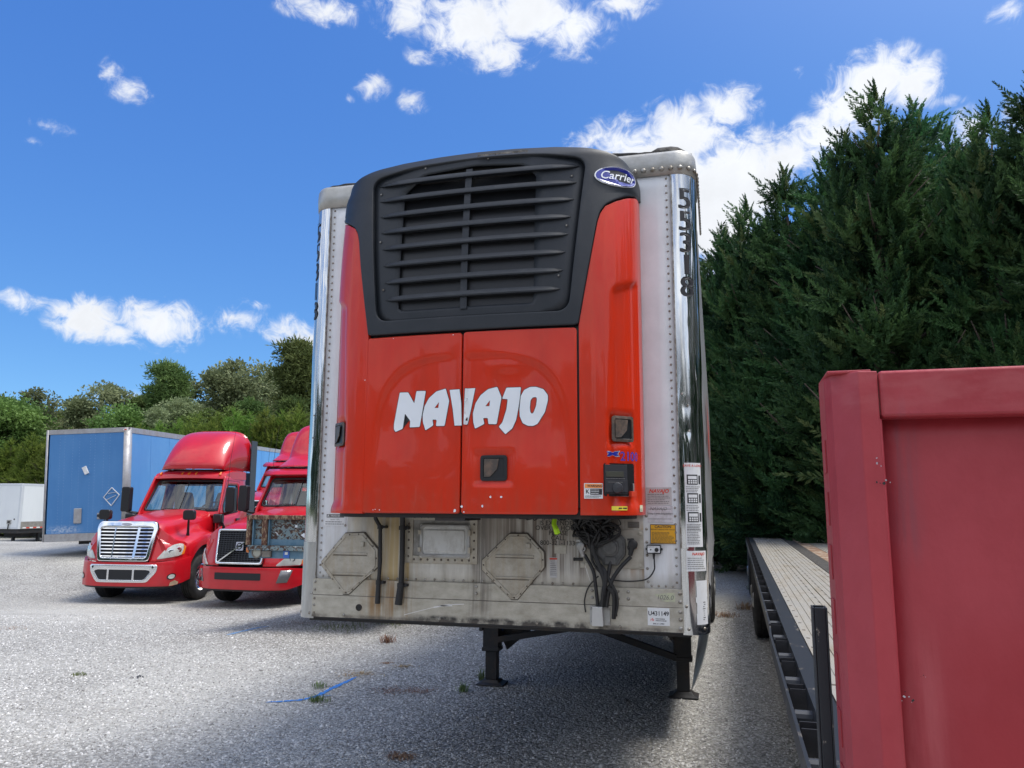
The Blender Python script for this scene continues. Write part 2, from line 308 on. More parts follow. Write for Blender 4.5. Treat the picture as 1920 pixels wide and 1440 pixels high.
def sheet(name, P, poly, mats, parent, off=0., thick=.01, step=(.05,.05), disp=None, bevel=0, bseg=2, smooth=True, ang=40):
    """polygon in surface coordinates (s, z), cut into a grid, laid on surface P and given thickness"""
    a = sum(poly[i][0]*poly[(i+1)%len(poly)][1]-poly[(i+1)%len(poly)][0]*poly[i][1] for i in range(len(poly)))
    if a < 0: poly = poly[::-1]
    bm = bmesh.new(); bm.faces.new([bm.verts.new((p[0], p[1], 0)) for p in poly])
    for ax in (0, 1):
        lo = min(p[ax] for p in poly); hi = max(p[ax] for p in poly); n = max(1, int(round((hi-lo)/step[ax])))
        for i in range(1, n):
            co = [0,0,0]; co[ax] = lo+(hi-lo)*i/n; no = [0,0,0]; no[ax] = 1
            bmesh.ops.bisect_plane(bm, geom=bm.verts[:]+bm.edges[:]+bm.faces[:], plane_co=co, plane_no=no, dist=1e-5)
    for v in bm.verts:
        o = off + (disp(v.co.x, v.co.y) if disp else 0); v.co = Vector(P(v.co.x, v.co.y, o))
    me = bpy.data.meshes.new(name); bm.to_mesh(me); bm.free()
    return link(name, me, parent, mats, smooth, bevel=bevel, bseg=bseg, solid=thick, ang=ang)
def ringsheet(name, P, outer, inner, mats, parent, off=0., thick=.02, n=200, m=6, bevel=0, disp=None):
    def resample(poly):
        c = (sum(p[0] for p in inner)/len(inner), sum(p[1] for p in inner)/len(inner)); out = []
        for k in range(n):
            a = 2*math.pi*k/n; d = (math.cos(a), math.sin(a)); best = None
            for i in range(len(poly)):
                p = poly[i]; q = poly[(i+1)%len(poly)]; ex, ey = q[0]-p[0], q[1]-p[1]; den = d[0]*ey-d[1]*ex
                if abs(den) < 1e-12: continue
                tt = ((p[0]-c[0])*ey-(p[1]-c[1])*ex)/den; uu = ((p[0]-c[0])*d[1]-(p[1]-c[1])*d[0])/den
                if tt > 0 and -1e-9 <= uu <= 1+1e-9 and (best is None or tt > best): best = tt
            out.append((c[0]+d[0]*best, c[1]+d[1]*best))
        return out
    O, I = resample(outer), resample(inner); vs = []; fs = []
    for j in range(m+1):
        t = j/m
        for k in range(n):
            u = I[k][0]*(1-t)+O[k][0]*t; v = I[k][1]*(1-t)+O[k][1]*t
            vs.append(P(u, v, off+(disp(u, v) if disp else 0)))
    for j in range(m):
        for k in range(n): fs.append((j*n+k, (j+1)*n+k, (j+1)*n+(k+1)%n, j*n+(k+1)%n))
    me = bpy.data.meshes.new(name); me.from_pydata(vs, [], fs); me.update()
    return link(name, me, parent, mats, True, bevel=bevel, solid=thick)
_fc = {}
def textmesh(txt, size=.1, bold=0., shear=0., sx=1., align='CENTER'):
    key = (txt, bold, shear, align)
    if key not in _fc:
        c = bpy.data.curves.new('t', 'FONT'); c.body = txt; c.size = 1; c.align_x = align; c.align_y = 'CENTER'; c.offset = bold; c.shear = shear; c.resolution_u = 3
        o = bpy.data.objects.new('t', c); col.objects.link(o); dg = bpy.context.evaluated_depsgraph_get()
        me = bpy.data.meshes.new_from_object(o.evaluated_get(dg)); bpy.data.objects.remove(o)
        _fc[key] = ([tuple(v.co) for v in me.vertices], [tuple(p.vertices) for p in me.polygons]); bpy.data.meshes.remove(me)
    vs, fs = _fc[key]
    return [(v[0]*size*sx, v[1]*size) for v in vs], fs
def text(mb, P, txt, s, z, size, off=.002, mi=0, rot=0., **k):
    vs, fs = textmesh(txt, size, **k); c, n = math.cos(rot), math.sin(rot)
    mb.add([P(s+u*c-v*n, z+u*n+v*c, off) for u, v in vs], fs, mi)
def rect(mb, P, s0, s1, z0, z1, off, mi=0, n=1):
    """thin rectangle laid on surface P"""
    vs = []; fs = []
    for i in range(n+1):
        u = s0+(s1-s0)*i/n; vs += [P(u, z0, off), P(u, z1, off)]
    for i in range(n): fs.append((2*i, 2*i+2, 2*i+3, 2*i+1))
    mb.add(vs, fs, mi)
def lines(mb, P, s0, s1, z0, z1, n, off, mi, seed=0, h=.35, words=True):
    """rows of print too small to read"""
    rr = random.Random(seed); dz = (z1-z0)/n
    for i in range(n):
        zc = z1-(i+.5)*dz; s = s0; end = s0+(s1-s0)*rr.uniform(.7, 1)
        while s < end:
            wd = (s1-s0)*rr.uniform(.05, .16) if words else end-s0; e = min(end, s+wd); rect(mb, P, s, e, zc-dz*h/2, zc+dz*h/2, off, mi); s = e+(s1-s0)*.02
# ------------------------------------------------------------------ curved surfaces
def polysurf(pts, s_origin_index, leanf=None):
    pts = [Vector((p[0], p[1], 0)) for p in pts]; Ls = [0.]
    for i in range(len(pts)-1): Ls.append(Ls[-1]+(pts[i+1]-pts[i]).length)
    o = Ls[s_origin_index]; Ls = [l-o for l in Ls]
    nr = []
    for i in range(len(pts)):
        d = (pts[min(i+1, len(pts)-1)]-pts[max(i-1, 0)]).normalized(); nr.append(Vector((d.y, -d.x, 0)))
    def P(s, z, off=0.):
        i = 0
        while i < len(pts)-2 and s > Ls[i+1]: i += 1
        t = (s-Ls[i])/(Ls[i+1]-Ls[i]); p = pts[i].lerp(pts[i+1], t); tc_ = min(1, max(0, t)); n = nr[i].lerp(nr[i+1], tc_).normalized()
        if n.length < .5: n = Vector((0,-1,0))
        l = leanf(z) if leanf else 0
        return (p.x+n.x*off, p.y+n.y*off+l, z)
    return P, Ls
half = [(0,-.455),(.15,-.454),(.3,-.449),(.48,-.439),(.645,-.425),(.72,-.409),(.79,-.384),(.85,-.352),(.895,-.315),(.925,-.272),(.943,-.225),(.953,-.175),(.957,-.1),(.957,0)]
UP, UL = polysurf([(-x, y) for x, y in half[::-1][:-1]]+half, len(half)-1, lambda z: .10*max(0, z-3.0)**2)
posth = [(1.157,-.005),(1.18,-.007),(1.205,-.004),(1.23,.006),(1.252,.021),(1.272,.043),(1.286,.068),(1.295,.10),(1.299,.14),(1.30,.19)]
PR_, PRL = polysurf(posth, 0)
PL_, PLL = polysurf([(-x, y) for x, y in posth[::-1]], len(posth)-1)
def us(px, py):
    """pixel -> (s, z) on the refrigeration unit"""
    d = ray(px, py); z = 3.
    for _ in range(8):
        best = None
        for i in range(len(UL)-1):
            a = UP(UL[i]+1e-7, z); b = UP(UL[i+1]-1e-7, z); ex, ey = b[0]-a[0], b[1]-a[1]; den = d[0]*(-ey)+ex*d[1]
            if abs(den) < 1e-12: continue
            ax, ay = a[0]-CAM[0], a[1]-CAM[1]; t = (ax*(-ey)+ex*ay)/den; u = (d[0]*ay-d[1]*ax)/den
            if -1e-5 <= u <= 1+1e-5 and t > 0 and (best is None or t < best[0]): best = (t, UL[i]+u*(UL[i+1]-UL[i]))
        z = CAM[2]+best[0]*d[2]
    return (best[1], z)
def wf(px, py, Y=0.):
    p = onY(px, py, Y); return (p[0], p[2])
def smooth01(a, b, x): t = min(1, max(0, (x-a)/(b-a))); return t*t*(3-2*t)
def rrect(x0, x1, z0, z1, r, n=5):
    out = []
    for cx, cz, a0 in ((x1-r, z0+r, -90), (x1-r, z1-r, 0), (x0+r, z1-r, 90), (x0+r, z0+r, 180)):
        for k in range(n+1):
            a = R(a0+90*k/n); out.append((cx+r*math.cos(a), cz+r*math.sin(a)))
    return out
def roundpoly(pts, r, n=5):
    out = []; m = len(pts)
    for i in range(m):
        p = Vector(pts[i]); a = Vector(pts[i-1])-p; b = Vector(pts[(i+1)%m])-p; rr = min(r, a.length*.45, b.length*.45)
        A = p+a.normalized()*rr; B = p+b.normalized()*rr
        for k in range(n+1):
            t = k/n; q = A*(1-t)**2+p*2*t*(1-t)+B*t*t; out.append((q.x, q.y))
    return out
# ================================================================== REFRIGERATED TRAILER
ZB, ZS = 1.156, 3.906
tr = empty('refrigerated_trailer', (0,0,0), label='tall white refrigerated trailer with a red and black cooling unit on its front', cat='trailer')
# walls
sheet('front_wall', flat, [(-1.16,1.39),(1.16,1.39),(1.16,3.91),(-1.16,3.91)], MT['white'], tr, off=0, thick=.03, step=(.1,.1), smooth=True)
for sx in (-1, 1):
    rb = MB()
    for k in range(53): rb.dome((sx*1.128, -.001, 1.43+k*.047), (0,-1,0), .0075)
    rb.box(sx*1.1575-.004, sx*1.1575+.004, -.009, .01, 1.16, 3.90)
    for k in range(6): rb.dome((sx*(.962 if k else .965), -.001, 1.43+k*.075), (0,-1,0), .009)
    for k in range(4): rb.dome((sx*(.985+k*.04), -.001, 1.408), (0,-1,0), .0075)
    rb.build('rivet_line', MT['bolt'], tr, smooth=40)
sheet('center_panel', flat, [(-.944,1.392),(.944,1.392),(.944,1.86),(-.944,1.86)], MT['panel'], tr, off=.004, thick=.004, step=(.1,.1))
# bottom rail
m = MB()
m.box(-1.166, 1.160, -.014, .02, 1.293, 1.393); m.box(-1.166, 1.160, -.019, .02, ZB, 1.290); m.box(-1.165,1.159,-.0165,.02,1.2902,1.2928, 1)
m.box(-1.20, 1.20, .02, .09, ZB-.028, ZB+.02, 2); m.box(-1.15,1.15,-.021,.05, ZB-.006, ZB-.001, 2)
for zz in (1.372, 1.325, 1.27, 1.228, 1.18):
    m.dome((-1.15, -.019, zz), (0,-1,0), .009, 3); m.dome((1.143, -.02, zz), (0,-1,0), .012, 3)
for k in range(30):
    x = -.90+k*.062
    if not(.545 < x < .92): m.dome((x, -.004, 1.405), (0,-1,0), .0085, 3)
for x in (-.07, .64, .79, .85):
    for z in (1.372, 1.332): m.dome((x, -.014, z), (0,-1,0), .011, 3)
for x in (-.94, -.3, .31, .80): m.dome((x, -.019, 1.175), (0,-1,0), .010, 3)
m.lathe([(.021,.0),(.021,.004),(.016,.005),(.016,-.001)], (-.838,-.0195,1.223), (0,-1,0), 20, 2); m.lathe([(.0165,.001),(.0001,.001)], (-.838,-.0195,1.223), (0,-1,0), 20, 4)
m.build('bottom_rail', [MT['rail'], MT['gaskets'], MT['under'], MT['bolt'], MT['black']], tr, bevel=.003)
# scratch marks on the rail
m = MB()
for a, b_, wd in (((760,1152),(815,1138),.0016),((815,1138),(845,1133),.004),((845,1133),(872,1132),.002),((825,1135),(850,1135),.003),((1098,1060),(1108,1090),.0015)):
    p, q = wf(*a), wf(*b_); dx, dz = q[0]-p[0], q[1]-p[1]; l = math.hypot(dx, dz); nx, nz_ = -dz/l*wd, dx/l*wd
    m.add([flat(p[0]+nx,p[1]+nz_,.0202), flat(p[0]-nx,p[1]-nz_,.0202), flat(q[0]-nx,q[1]-nz_,.0202), flat(q[0]+nx,q[1]+nz_,.0202)], [(0,1,2,3)])
m.build('scratch_mark', mat('bare_scratch', (.75,.74,.72), .4), tr)
# corner posts
for P_, LL, nm in ((PR_, PRL, 1), (PL_, PLL, -1)):
    s0, s1 = (0, LL[-1]) if nm == 1 else (LL[0], 0)
    dent = (lambda s, z: -.004*math.exp(-((s-.06)**2+(z-2.45)**2)/.0006)-.004*math.exp(-((s-.065)**2+(z-2.30)**2)/.0005)+.0018*math.sin(z*9+s*30)*math.sin(z*3.1)) if nm == 1 else (lambda s, z: .0014*math.sin(z*8+s*20))
    sheet('corner_post', P_, [(s0,1.62),(s1,1.62),(s1,3.9),(s0,3.9)], MT['polish'], tr, off=.002, thick=0, step=(.015,.03), disp=dent)
    m = MB()
    sheet('corner_post_foot', P_, [(s0,ZB-.012),(s1,ZB-.012),(s1,1.622),(s0,1.622)], MT['brushed'] if nm < 0 else MT['polish'], tr, off=.0045, thick=0, step=(.015,.05))
    for z, s in ((ZB+.02,.03),(ZB+.02,.13),(1.30,.02),(2.52,.03),(2.45,.062),(2.30,.065)):
        p = P_(s*nm, z, .004); q = P_(s*nm, z, 1.0); m = MB(); m.dome(p, Vector(q)-Vector(p), .010 if z < 1.5 else .006); m.build('post_rivet', MT['bolt'], tr, smooth=40)
    # strip where the post meets the side wall
    m = MB(); x = nm*1.302; m.box(min(x, x-.01*nm), max(x, x-.01*nm), .165, .20, ZB, 3.9)
    m.build('post_edge_strip', MT['toprail'], tr)
# unit number down both posts
for P_, nm, c0 in ((PR_, 1, .082), (PL_, -1, -.118)):
    m = MB()
    for k, ch in enumerate('55318'):
        for dx_ in (-.006, 0, .006): text(m, P_, ch, c0+dx_, 3.725-k*.139, .180, off=.0055+dx_*.02, sx=1.0)
    rect(m, P_, c0-.035, c0+.035, 3.795, 3.80, .009, 0, 4)
    m.build('fleet_number', MT['ink'], tr)
# top rail wrapping the corners
prof = [(-x, y) for x, y in [(1.30,.5)]+posth[::-1]]+posth+[(1.30,.5)]
TR, TRL = polysurf(prof, (len(prof))//2)
m = MB(); secs = []
for z, o in ((3.895,.006),(3.97,.012),(4.03,.008),(4.05,-.002),(4.062,-.03)):
    secs.append([TR(s+1e-6, z, o) for s in TRL])
m.loft(secs); 
for k in range(-24, 25):
    p = TR(k*.055, 3.932, .009); q = TR(k*.055, 3.932, 1); m.dome(p, Vector(q)-Vector(p), .0085, 1)
m.build('top_rail', [MT['toprail'], MT['bolt']], tr, smooth=50, solid=.01)
# roof with torn sealant lip
m = MB(); rr = random.Random(3); pts_t = []; 
xs = [i*.04 for i in range(-32, 33)]
secs = []
for x in xs:
    lump = .012+.012*rr.random()+(.018 if 1.05 < x < 1.25 else 0)+(.012 if .75 < x < .9 else 0); e = .03 if abs(x) < 1.2 else .05+(abs(x)-1.2)
    secs.append([(x, e, 4.035), (x, e+.005-.012*rr.random(), 4.055+lump*.6), (x, e+.03, 4.06+lump), (x, .16, 4.062)])
m.loft(secs, 0); m.build('roof_seal', MT['tar'], tr, smooth=50, solid=.012)
m = MB(); m.box(-1.27,1.27,.1,13.2,4.03,4.052); m.build('roof', MT['toprail'], tr)
# side walls (right one is quilted and dented)
def sidew(sx):
    m = MB(); vs = []; fs = []; ny, nz_ = 260, 60
    for i in range(ny+1):
        y = .19+13.0*i/ny
        for j in range(nz_+1):
            z = ZB+.0+(3.97-ZB)*j/nz_
            d = .004*math.sin(y*2*math.pi/.41)
            if z < 1.95:
                tt = 1-(z-ZB)/(1.95-ZB); d += .014*tt*math.sin(z*46+2*math.sin(y*2.2))*(.5+.5*math.sin(y*1.3+1))+.008*tt*math.sin(y*9)
            if z < 1.6: d += .012*abs(math.sin(y*40))*math.exp(-((z-1.45+.02*y)**2)/.01)
            vs.append((sx*(1.29+d), y, z))
    for i in range(ny):
        for j in range(nz_):
            a = i*(nz_+1)+j; q = (a, a+1, a+nz_+2, a+nz_+1); fs.append(q if sx < 0 else q[::-1])
    m.add(vs, fs); return m
for sx in (-1, 1): sidew(sx).build('side_wall', MT['sidewall'], tr, smooth=True)
m = MB()
for sx in (-1, 1): m.box(min(sx*1.27, sx*1.302), max(sx*1.27, sx*1.302), .2, 13.2, ZB-.01, ZB+.11)
m.box(-1.28,1.28,.09,13.2,ZB-.02,ZB+.0); m.box(-1.28,1.28,13.19,13.22,ZB,4.0)
m.build('floor_frame', MT['under'], tr)
m = MB()   # red letters along the right side
def SR(u, v, off=0.): return (1.302+off, u, v)
for k, ch in enumerate('NAVAJO'): text(m, SR, ch, 3.2+k*.55, 2.62, .75, off=.008, bold=.03)
m.build('side_lettering', MT['inkred'], tr)
# skirt under the right side
m = MB(); secs = []
for k in range(11):
    t = k/10; z = ZB-.02-.74*t; x = 1.288-.17*t**2.2; secs.append([(x, 2.05+.02*t, z), (x+.002, 2.3, z), (x+.004, 6.9, z)])
m.loft(secs); m.build('side_skirt', mat('cream_skirt', (.60,.58,.52), .45, 0, (.45,.43,.38), 4), tr, smooth=True, solid=.006)
# ---- placard holders
def placard(poly, off):
    m = MB(); P = flat; c = (sum(p[0] for p in poly)/len(poly), sum(p[1] for p in poly)/len(poly)); m.prism([(c[0]+(x-c[0])*1.035, c[1]+(z-c[1])*1.035) for x, z in poly], P, off-.006, off, 1); m.prism(poly, P, off, off+.010, 0)  # larger dark plate behind paints a shadow line around the holder
    c = (sum(p[0] for p in poly)/len(poly), sum(p[1] for p in poly)/len(poly))
    n = len(poly)
    for i in range(n):
        a, b_ = poly[i], poly[(i+1)%n]; a2 = (c[0]+(a[0]-c[0])*.9, c[1]+(a[1]-c[1])*.9); b2 = (c[0]+(b_[0]-c[0])*.9, c[1]+(b_[1]-c[1])*.9)
        m.bar((a2[0], -off-.012, a2[1]), (b2[0], -off-.012, b2[1]), .010, .006, 0, up=(0,1,0))
        k = max(1, int(math.hypot(b_[0]-a[0], b_[1]-a[1])/.06))
        for j in range(k):
            t = (j+.5)/k; m.dome((c[0]+(a[0]+(b_[0]-a[0])*t-c[0])*.955, -off-.010, c[1]+(a[1]+(b_[1]-a[1])*t-c[1])*.955), (0,-1,0), .0055, 1)
    zs = sorted(p[1] for p in poly); zl, zh = zs[0], zs[-1]
    for f_, w_ in ((.33, .60), (.66, .62)):
        z = zl+(zh-zl)*f_; hw = .19*w_*1.02
        m.bar((c[0]-hw, -off-.014, z), (c[0]+hw, -off-.014, z), .010, .008, 0, up=(0,1,0)); m.bar((c[0]-hw, -off-.0115, z-.012), (c[0]+hw, -off-.0115, z-.012), .004, .003, 1, up=(0,1,0))
    a, b_ = poly[2], poly[3]
    m.bar((a[0]-.035, -off-.013, a[1]+.01), (b_[0]-.02, -off-.013, b_[1]-.03), .006, .006, 0, up=(0,1,0))
    m.box(c[0]+.075, c[0]+.10, -off-.028, -off-.01, zh-.085, zh-.055, 0)
    m.build('placard_holder', [MT['placard'], MT['bolt_and_shadow']], tr, bevel=.0015)
placard([wf(*q) for q in ((606,1052),(650,1000),(685,999),(711,1030),(711,1062),(657,1113),(646,1113),(606,1060))][::-1], .014)
placard([wf(*q) for q in ((906,1050),(957,1001),(990,1001),(1021,1035),(1022,1063),(972,1123),(960,1123),(906,1068))][::-1], .014)
# ---- drain hoses
def hose(px, r, tip):
    m = MB(); pts = []
    for (x, y, Y) in px: p = onY(x, y, Y); pts.append(tuple(p))
    sm_ = []
    for i in range(len(pts)-1):
        for k in range(5):
            t = k/5; sm_.append(tuple(pts[i][j]*(1-t)+pts[i+1][j]*t for j in range(3)))
    sm_.append(pts[-1]); m.tube(sm_, r, 12); 
    e = pts[-1]; f_ = pts[-2]; m.tube([(e[0]+(f_[0]-e[0])*.95, e[1]-.002, e[2]+(f_[2]-e[2])*.95), (e[0], e[1]-.002, e[2]-.002)], [tip, tip*1.1], 12)
    for q in (pts[2], pts[-2]): m.lathe([(r*1.05,-.012),(r*1.5,-.012),(r*1.5,.012),(r*1.05,.012)], q, (0,0,1), 14); m.box(q[0]+r, q[0]+r+.022, q[1]-.005, .0, q[2]-.008, q[2]+.008)
    m.build('drain_hose', MT['rubber'], tr, smooth=50)
hose([(703,958,-.12),(704,972,-.08),(713,988,-.05),(713,1050,-.045),(710,1092,-.045),(708,1131,-.045)], .0125, .0145)
hose([(754,955,-.10),(755,975,-.06),(755,990,-.05),(754,1050,-.045),(752,1097,-.045),(747,1133,-.045)], .0165, .021)
# ---- inspection hatch in a riveted frame
x0, z1 = wf(763, 970); x1, z0 = wf(896, 1058); z1 = 1.805
m = MB()
for (a, b_, c, d) in ((x0, x0+.05, z0, z1), (x1-.05, x1, z0, z1), (x0+.0505, x1-.0505, z0, z0+.045), (x0+.0505, x1-.0505, z1-.035, z1)): m.box(a, b_, -.016, 0, c, d)
for k in range(9):
    m.dome((x0+.06+k*.045, -.016, z0+.022), (0,-1,0), .0075, 1); m.dome((x0+.06+k*.045, -.016, z1-.018), (0,-1,0), .0075, 1)
for k in range(6):
    m.dome((x0+.022, -.016, z0+.04+k*.05), (0,-1,0), .0075, 1); m.dome((x1-.022, -.016, z0+.04+k*.05), (0,-1,0), .0075, 1)
m.build('hatch_frame', [MT['placard'], MT['bolt_and_shadow']], tr, bevel=.002)
m = MB(); m.box(x0+.051, x1-.051, -.006, -.0045, z0+.046, z1-.036); m.build('hatch_recess', mat('grey_recess', (.33,.32,.30), .5, .2, (.2,.19,.17), 8), tr)
hx0, hz1 = wf(790, 982); hx1, hz0 = wf(883, 1047)
m = MB(); m.prism(rrect(hx0, hx1, hz0, hz1, .012), flat, .004, .022); hd = m.build('hatch_door', mat('hatch_white', (.62,.62,.59), .35, 0, (.40,.38,.34), 22, .45, .75, (1,1,.5)), tr, bevel=.003)
ringsheet('hatch_rim', flat, rrect(hx0+.002, hx1-.002, hz0+.002, hz1-.002, .02), rrect(hx0+.020, hx1-.020, hz0+.022, hz1-.020, .02), MT['steelgrey'], hd, off=.029, thick=.006, n=100, m=2, bevel=.002); m = MB(); m.prism(rrect(hx0+.034, hx1-.034, hz0+.038, hz1-.036, .015), flat, .022, .030); m.build('hatch_panel', hd.data.materials[0], hd, bevel=.005)
for z in (hz0+.05, hz1-.05):
    m = MB(); m.box(hx0-.008, hx0+.012, -.036, -.010, z-.014, z+.014); m.build('hatch_latch', MT['placard'], hd, bevel=.002)
    m = MB(); m.box(hx1-.012, hx1+.006, -.036, -.010, z-.018, z+.018); m.build('hatch_hinge', MT['placard'], hd, bevel=.002)
# small bracket, tag plates, seams on the dirty panel
m = MB()
for px_ in (753, 900, 904, 1000): 
    p = wf(px_, 1000); m.box(p[0]-.0015, p[0]+.0015, -.0055, 0, 1.395, 1.84, 1)
a = wf(975, 962); m.box(a[0], a[0]+.06, -.03, 0, 1.78, 1.835, 0)
p, q = wf(1040, 1022), wf(1062, 1038); m.box(p[0], q[0]+.0, -.009, -.004, q[1], p[1], 2)
m.build('bracket_plate', [MT['black'], MT['gaskets'], MT['rail']], tr)
# stencilled notice
m = MB()
for k, tx in enumerate(('IF PARKING', 'IS EXTENDED', 'OVER 24 HOURS', 'PLEASE', 'CALL', '800-321-1133')):
    p = wf(1047, 968+k*9.3+(0), 0); text(m, flat, tx, p[0]+(-.0 if k < 5 else -.004), p[1]-.012, .038, off=.0065, sx=(1.0 if k < 5 else 1.0), bold=.006)
m.build('stencilled_notice', mat('worn_stencil', (.025,.022,.02), .6, 0, (.16,.14,.12), 30, .56, .76), tr)
m = MB(); p, q = wf(1031, 1045), wf(1045, 1083); rect(m, flat, p[0], q[0], q[1], p[1], .0065, 0)
lines(m, flat, p[0]+.004, q[0]-.004, q[1]+.01, p[1]-.01, 9, .0075, 1, 3)
m.box(p[0], q[0], -.0078, -.0065, p[1]-.012, p[1]-.003, 2); m.build('small_decal', [MT['papergrey'], MT['inkfade'], MT['inkred']], tr)
m = MB(); p, q = wf(1177, 978), wf(1199, 990); m.box(p[0], q[0], -.007, -.004, q[1], p[1]); lines(m, flat, p[0]+.004, q[0]-.004, q[1]+.004, p[1]-.004, 2, .0075, 1, 5, .6)
text(m, flat, 'MRC', wf(1142,978)[0], wf(1142,978)[1], .03, off=.0065, mi=1, shear=.2)
m.build('maker_tag', [MT['gaskets'], MT['inkfade']], tr)
# ---- electrical plate, socket, glad hands, wiring
p, q = wf(1088, 992), wf(1208, 1067)
m = MB(); m.box(p[0], q[0], -.012, 0, q[1], p[1]); m.box(p[0]+.004, q[0]-.004, -.016, -.012, q[1]+.006, q[1]+.03)
for x, z in ((q[0]-.02, p[1]-.02), (q[0]-.02, q[1]+.02), (p[0]+.02, q[1]+.02), (p[0]+.02, p[1]-.02)): m.lathe([(.014,0),(.014,.004),(.008,.005),(.008,.011),(.0001,.012)], (x,-.012,z), (0,-1,0), 6)
m.build('connector_plate', MT['placard'], tr, bevel=.0015)
cx, cz = wf(1146, 1027)
m = MB(); s_ = .5*(wf(1173,1020)[0]-wf(1118,1020)[0]); h_ = .075
octo = [(cx-s_, cz-.045),(cx-s_*.6, cz-.075),(cx-s_*.45,cz-.098),(cx+s_*.5,cz-.098),(cx+s_*.65, cz-.075),(cx+s_, cz-.04),(cx+s_, cz+.05),(cx+s_*.75, cz+.075),(cx-s_*.75, cz+.075),(cx-s_, cz+.045)]
sk = MB(); sk.prism(octo, flat, .010, .050); sk.prism([(cx+(x-cx)*.88, cz+(z-cz)*.88) for x, z in octo], flat, .050, .056)
skt = sk.build('power_socket', mat('grey_plastic', (.11,.11,.105), .5, 0, (.07,.07,.066), 20), tr, bevel=.004, smooth=True)
sk = MB(); sk.lathe([(.052,.0),(.052,.008),(.040,.012),(.040,.017),(.026,.019),(.0001,.019)], (cx,-.056,cz+.004), (0,-1,0), 28); sk.box(cx-.03, cx+.034, -.066, -.054, cz-.092, cz-.05); sk.build('socket_cap', skt.data.materials[0], skt, bevel=.003, smooth=True)
for (gx, gz) in ((wf(1092,1026)), (wf(1187,1024))):
    g = MB(); lft = gx < cx
    g.lathe([(.010,0),(.026,.0),(.028,.018),(.020,.024),(.012,.026),(.0001,.026)], (gx, -.045, gz+.012), (-.35 if lft else .35,-1,0), 20)
    g.lathe([(.018,0),(.018,.05),(.011,.05)], (gx+(.01 if lft else -.01), -.012, gz-.01), (0,-1,.1), 14)
    g.tube([(gx, -.045, gz+.045), (gx-.002, -.055, gz), (gx+(.014 if lft else -.012), -.05, gz-.05)], [.012,.017,.013], 10)
    g.box(gx-.026, gx-.002, -.068, -.044, gz+.034, gz+.046); g.box(gx+.004, gx+.024, -.052, -.012, gz-.012, gz+.018, 1)
    g.build('air_coupling', [MT['steelgrey'] if lft else MT['rubber'], mat('rusty_fitting', (.16,.07,.035), .7, .3)], tr, smooth=40)
g = MB()
for x, z in (wf(1083,1004), wf(1085,1048)): g.tube([(x-.02,-.03,z),(x+.03,-.03,z)], .009, 8); g.dome((x-.02,-.03,z), (-1,0,0), .012)
g.build('hose_barb', MT['rubber'], tr, smooth=40)
def cable(pp, r, name='cable', mt='rubber', nn=8):
    pts = [Vector(onY(x, y, Y)) for x, y, Y in pp]; out = []
    for i in range(len(pts)-1):
        p0 = pts[max(i-1,0)]; p1 = pts[i]; p2 = pts[i+1]; p3 = pts[min(i+2, len(pts)-1)]
        for k in range(nn):
            t = k/nn; out.append(.5*((2*p1)+(-p0+p2)*t+(2*p0-5*p1+4*p2-p3)*t*t+(-p0+3*p1-3*p2+p3)*t**3))
    out.append(pts[-1]); m = MB(); m.tube(out, r, 9); return m.build(name, MT[mt], tr, smooth=60)
cable([(1096,1040,-.05),(1112,1070,-.06),(1117,1100,-.06),(1121,1136,-.05)], .0105, 'air_hose')
cable([(1183,1044,-.05),(1162,1066,-.07),(1145,1095,-.075),(1137,1138,-.05)], .0115, 'air_hose')
cable([(1112,985,-.09),(1110,1010,-.08),(1118,1050,-.07),(1138,1080,-.075),(1150,1108,-.07),(1154,1155,-.04)], .0115)
cable([(1108,985,-.10),(1112,1030,-.09),(1124,1062,-.085),(1134,1095,-.08),(1131,1137,-.05)], .014)
cable([(1120,1055,-.06),(1135,1075,-.085),(1133,1110,-.08),(1126,1137,-.055)], .0125)
cable([(1145,1052,-.055),(1141,1075,-.07),(1132,1105,-.085),(1129,1138,-.06)], .012)
cable([(1104,990,-.07),(1108,1030,-.05),(1115,1060,-.06),(1150,1100,-.07),(1158,1130,-.06),(1152,1160,-.04)], .0075)
cable([(1122,1080,-.03),(1104,1100,-.03),(1096,1125,-.03),(1098,1148,-.03)], .004)
cable([(1140,1100,-.09),(1151,1120,-.07),(1150,1160,-.045)], .011)
cable([(1226,1040,-.04),(1227,1055,-.04),(1226,1070,-.035),(1212,1086,-.03),(1180,1090,-.02),(1150,1088,-.025)], .0042)
rr = random.Random(12)
for k in range(34):          # tangle of wires under the unit
    x = rr.uniform(1092, 1140); y0 = rr.uniform(962, 972); pp = [(rr.uniform(1085,1165), y0, rr.uniform(-.2,-.05))]
    for j in range(3): pp.append((x+rr.uniform(-24, 26), y0+10+j*13+rr.uniform(-6, 8), rr.uniform(-.15,-.05)))
    pp.append((rr.uniform(1102,1122), rr.uniform(1005,1030), -.08)); cable(pp, rr.choice((.003,.004,.006,.008)), 'loose_wire', nn=5)
for k in range(7):
    x = rr.uniform(960, 1075); cable([(x, 962, -.1), (x+rr.uniform(-12,12), 968+rr.uniform(2,8), -.12), (x+rr.uniform(10,40), 963, -.1)], .003, 'loose_wire', nn=5)
m = MB(); p, q = wf(1107,1133), wf(1152,1172); m.box(p[0], q[0]-.02, -.026, -.019, q[1], p[1]-.002, 1); m.prism([(p[0]+.018, q[1]-.0), (p[0]+.085, q[1]-.0), (p[0]+.08, p[1]-.004), (p[0]+.022, p[1]-.004)], flat, .02, .075, 0)
for z in (q[1]+.015, p[1]-.02): m.dome((p[0]+.01, -.026, z), (0,-1,0), .008, 1); m.dome((q[0]-.028, -.026, z), (0,-1,0), .008, 1)
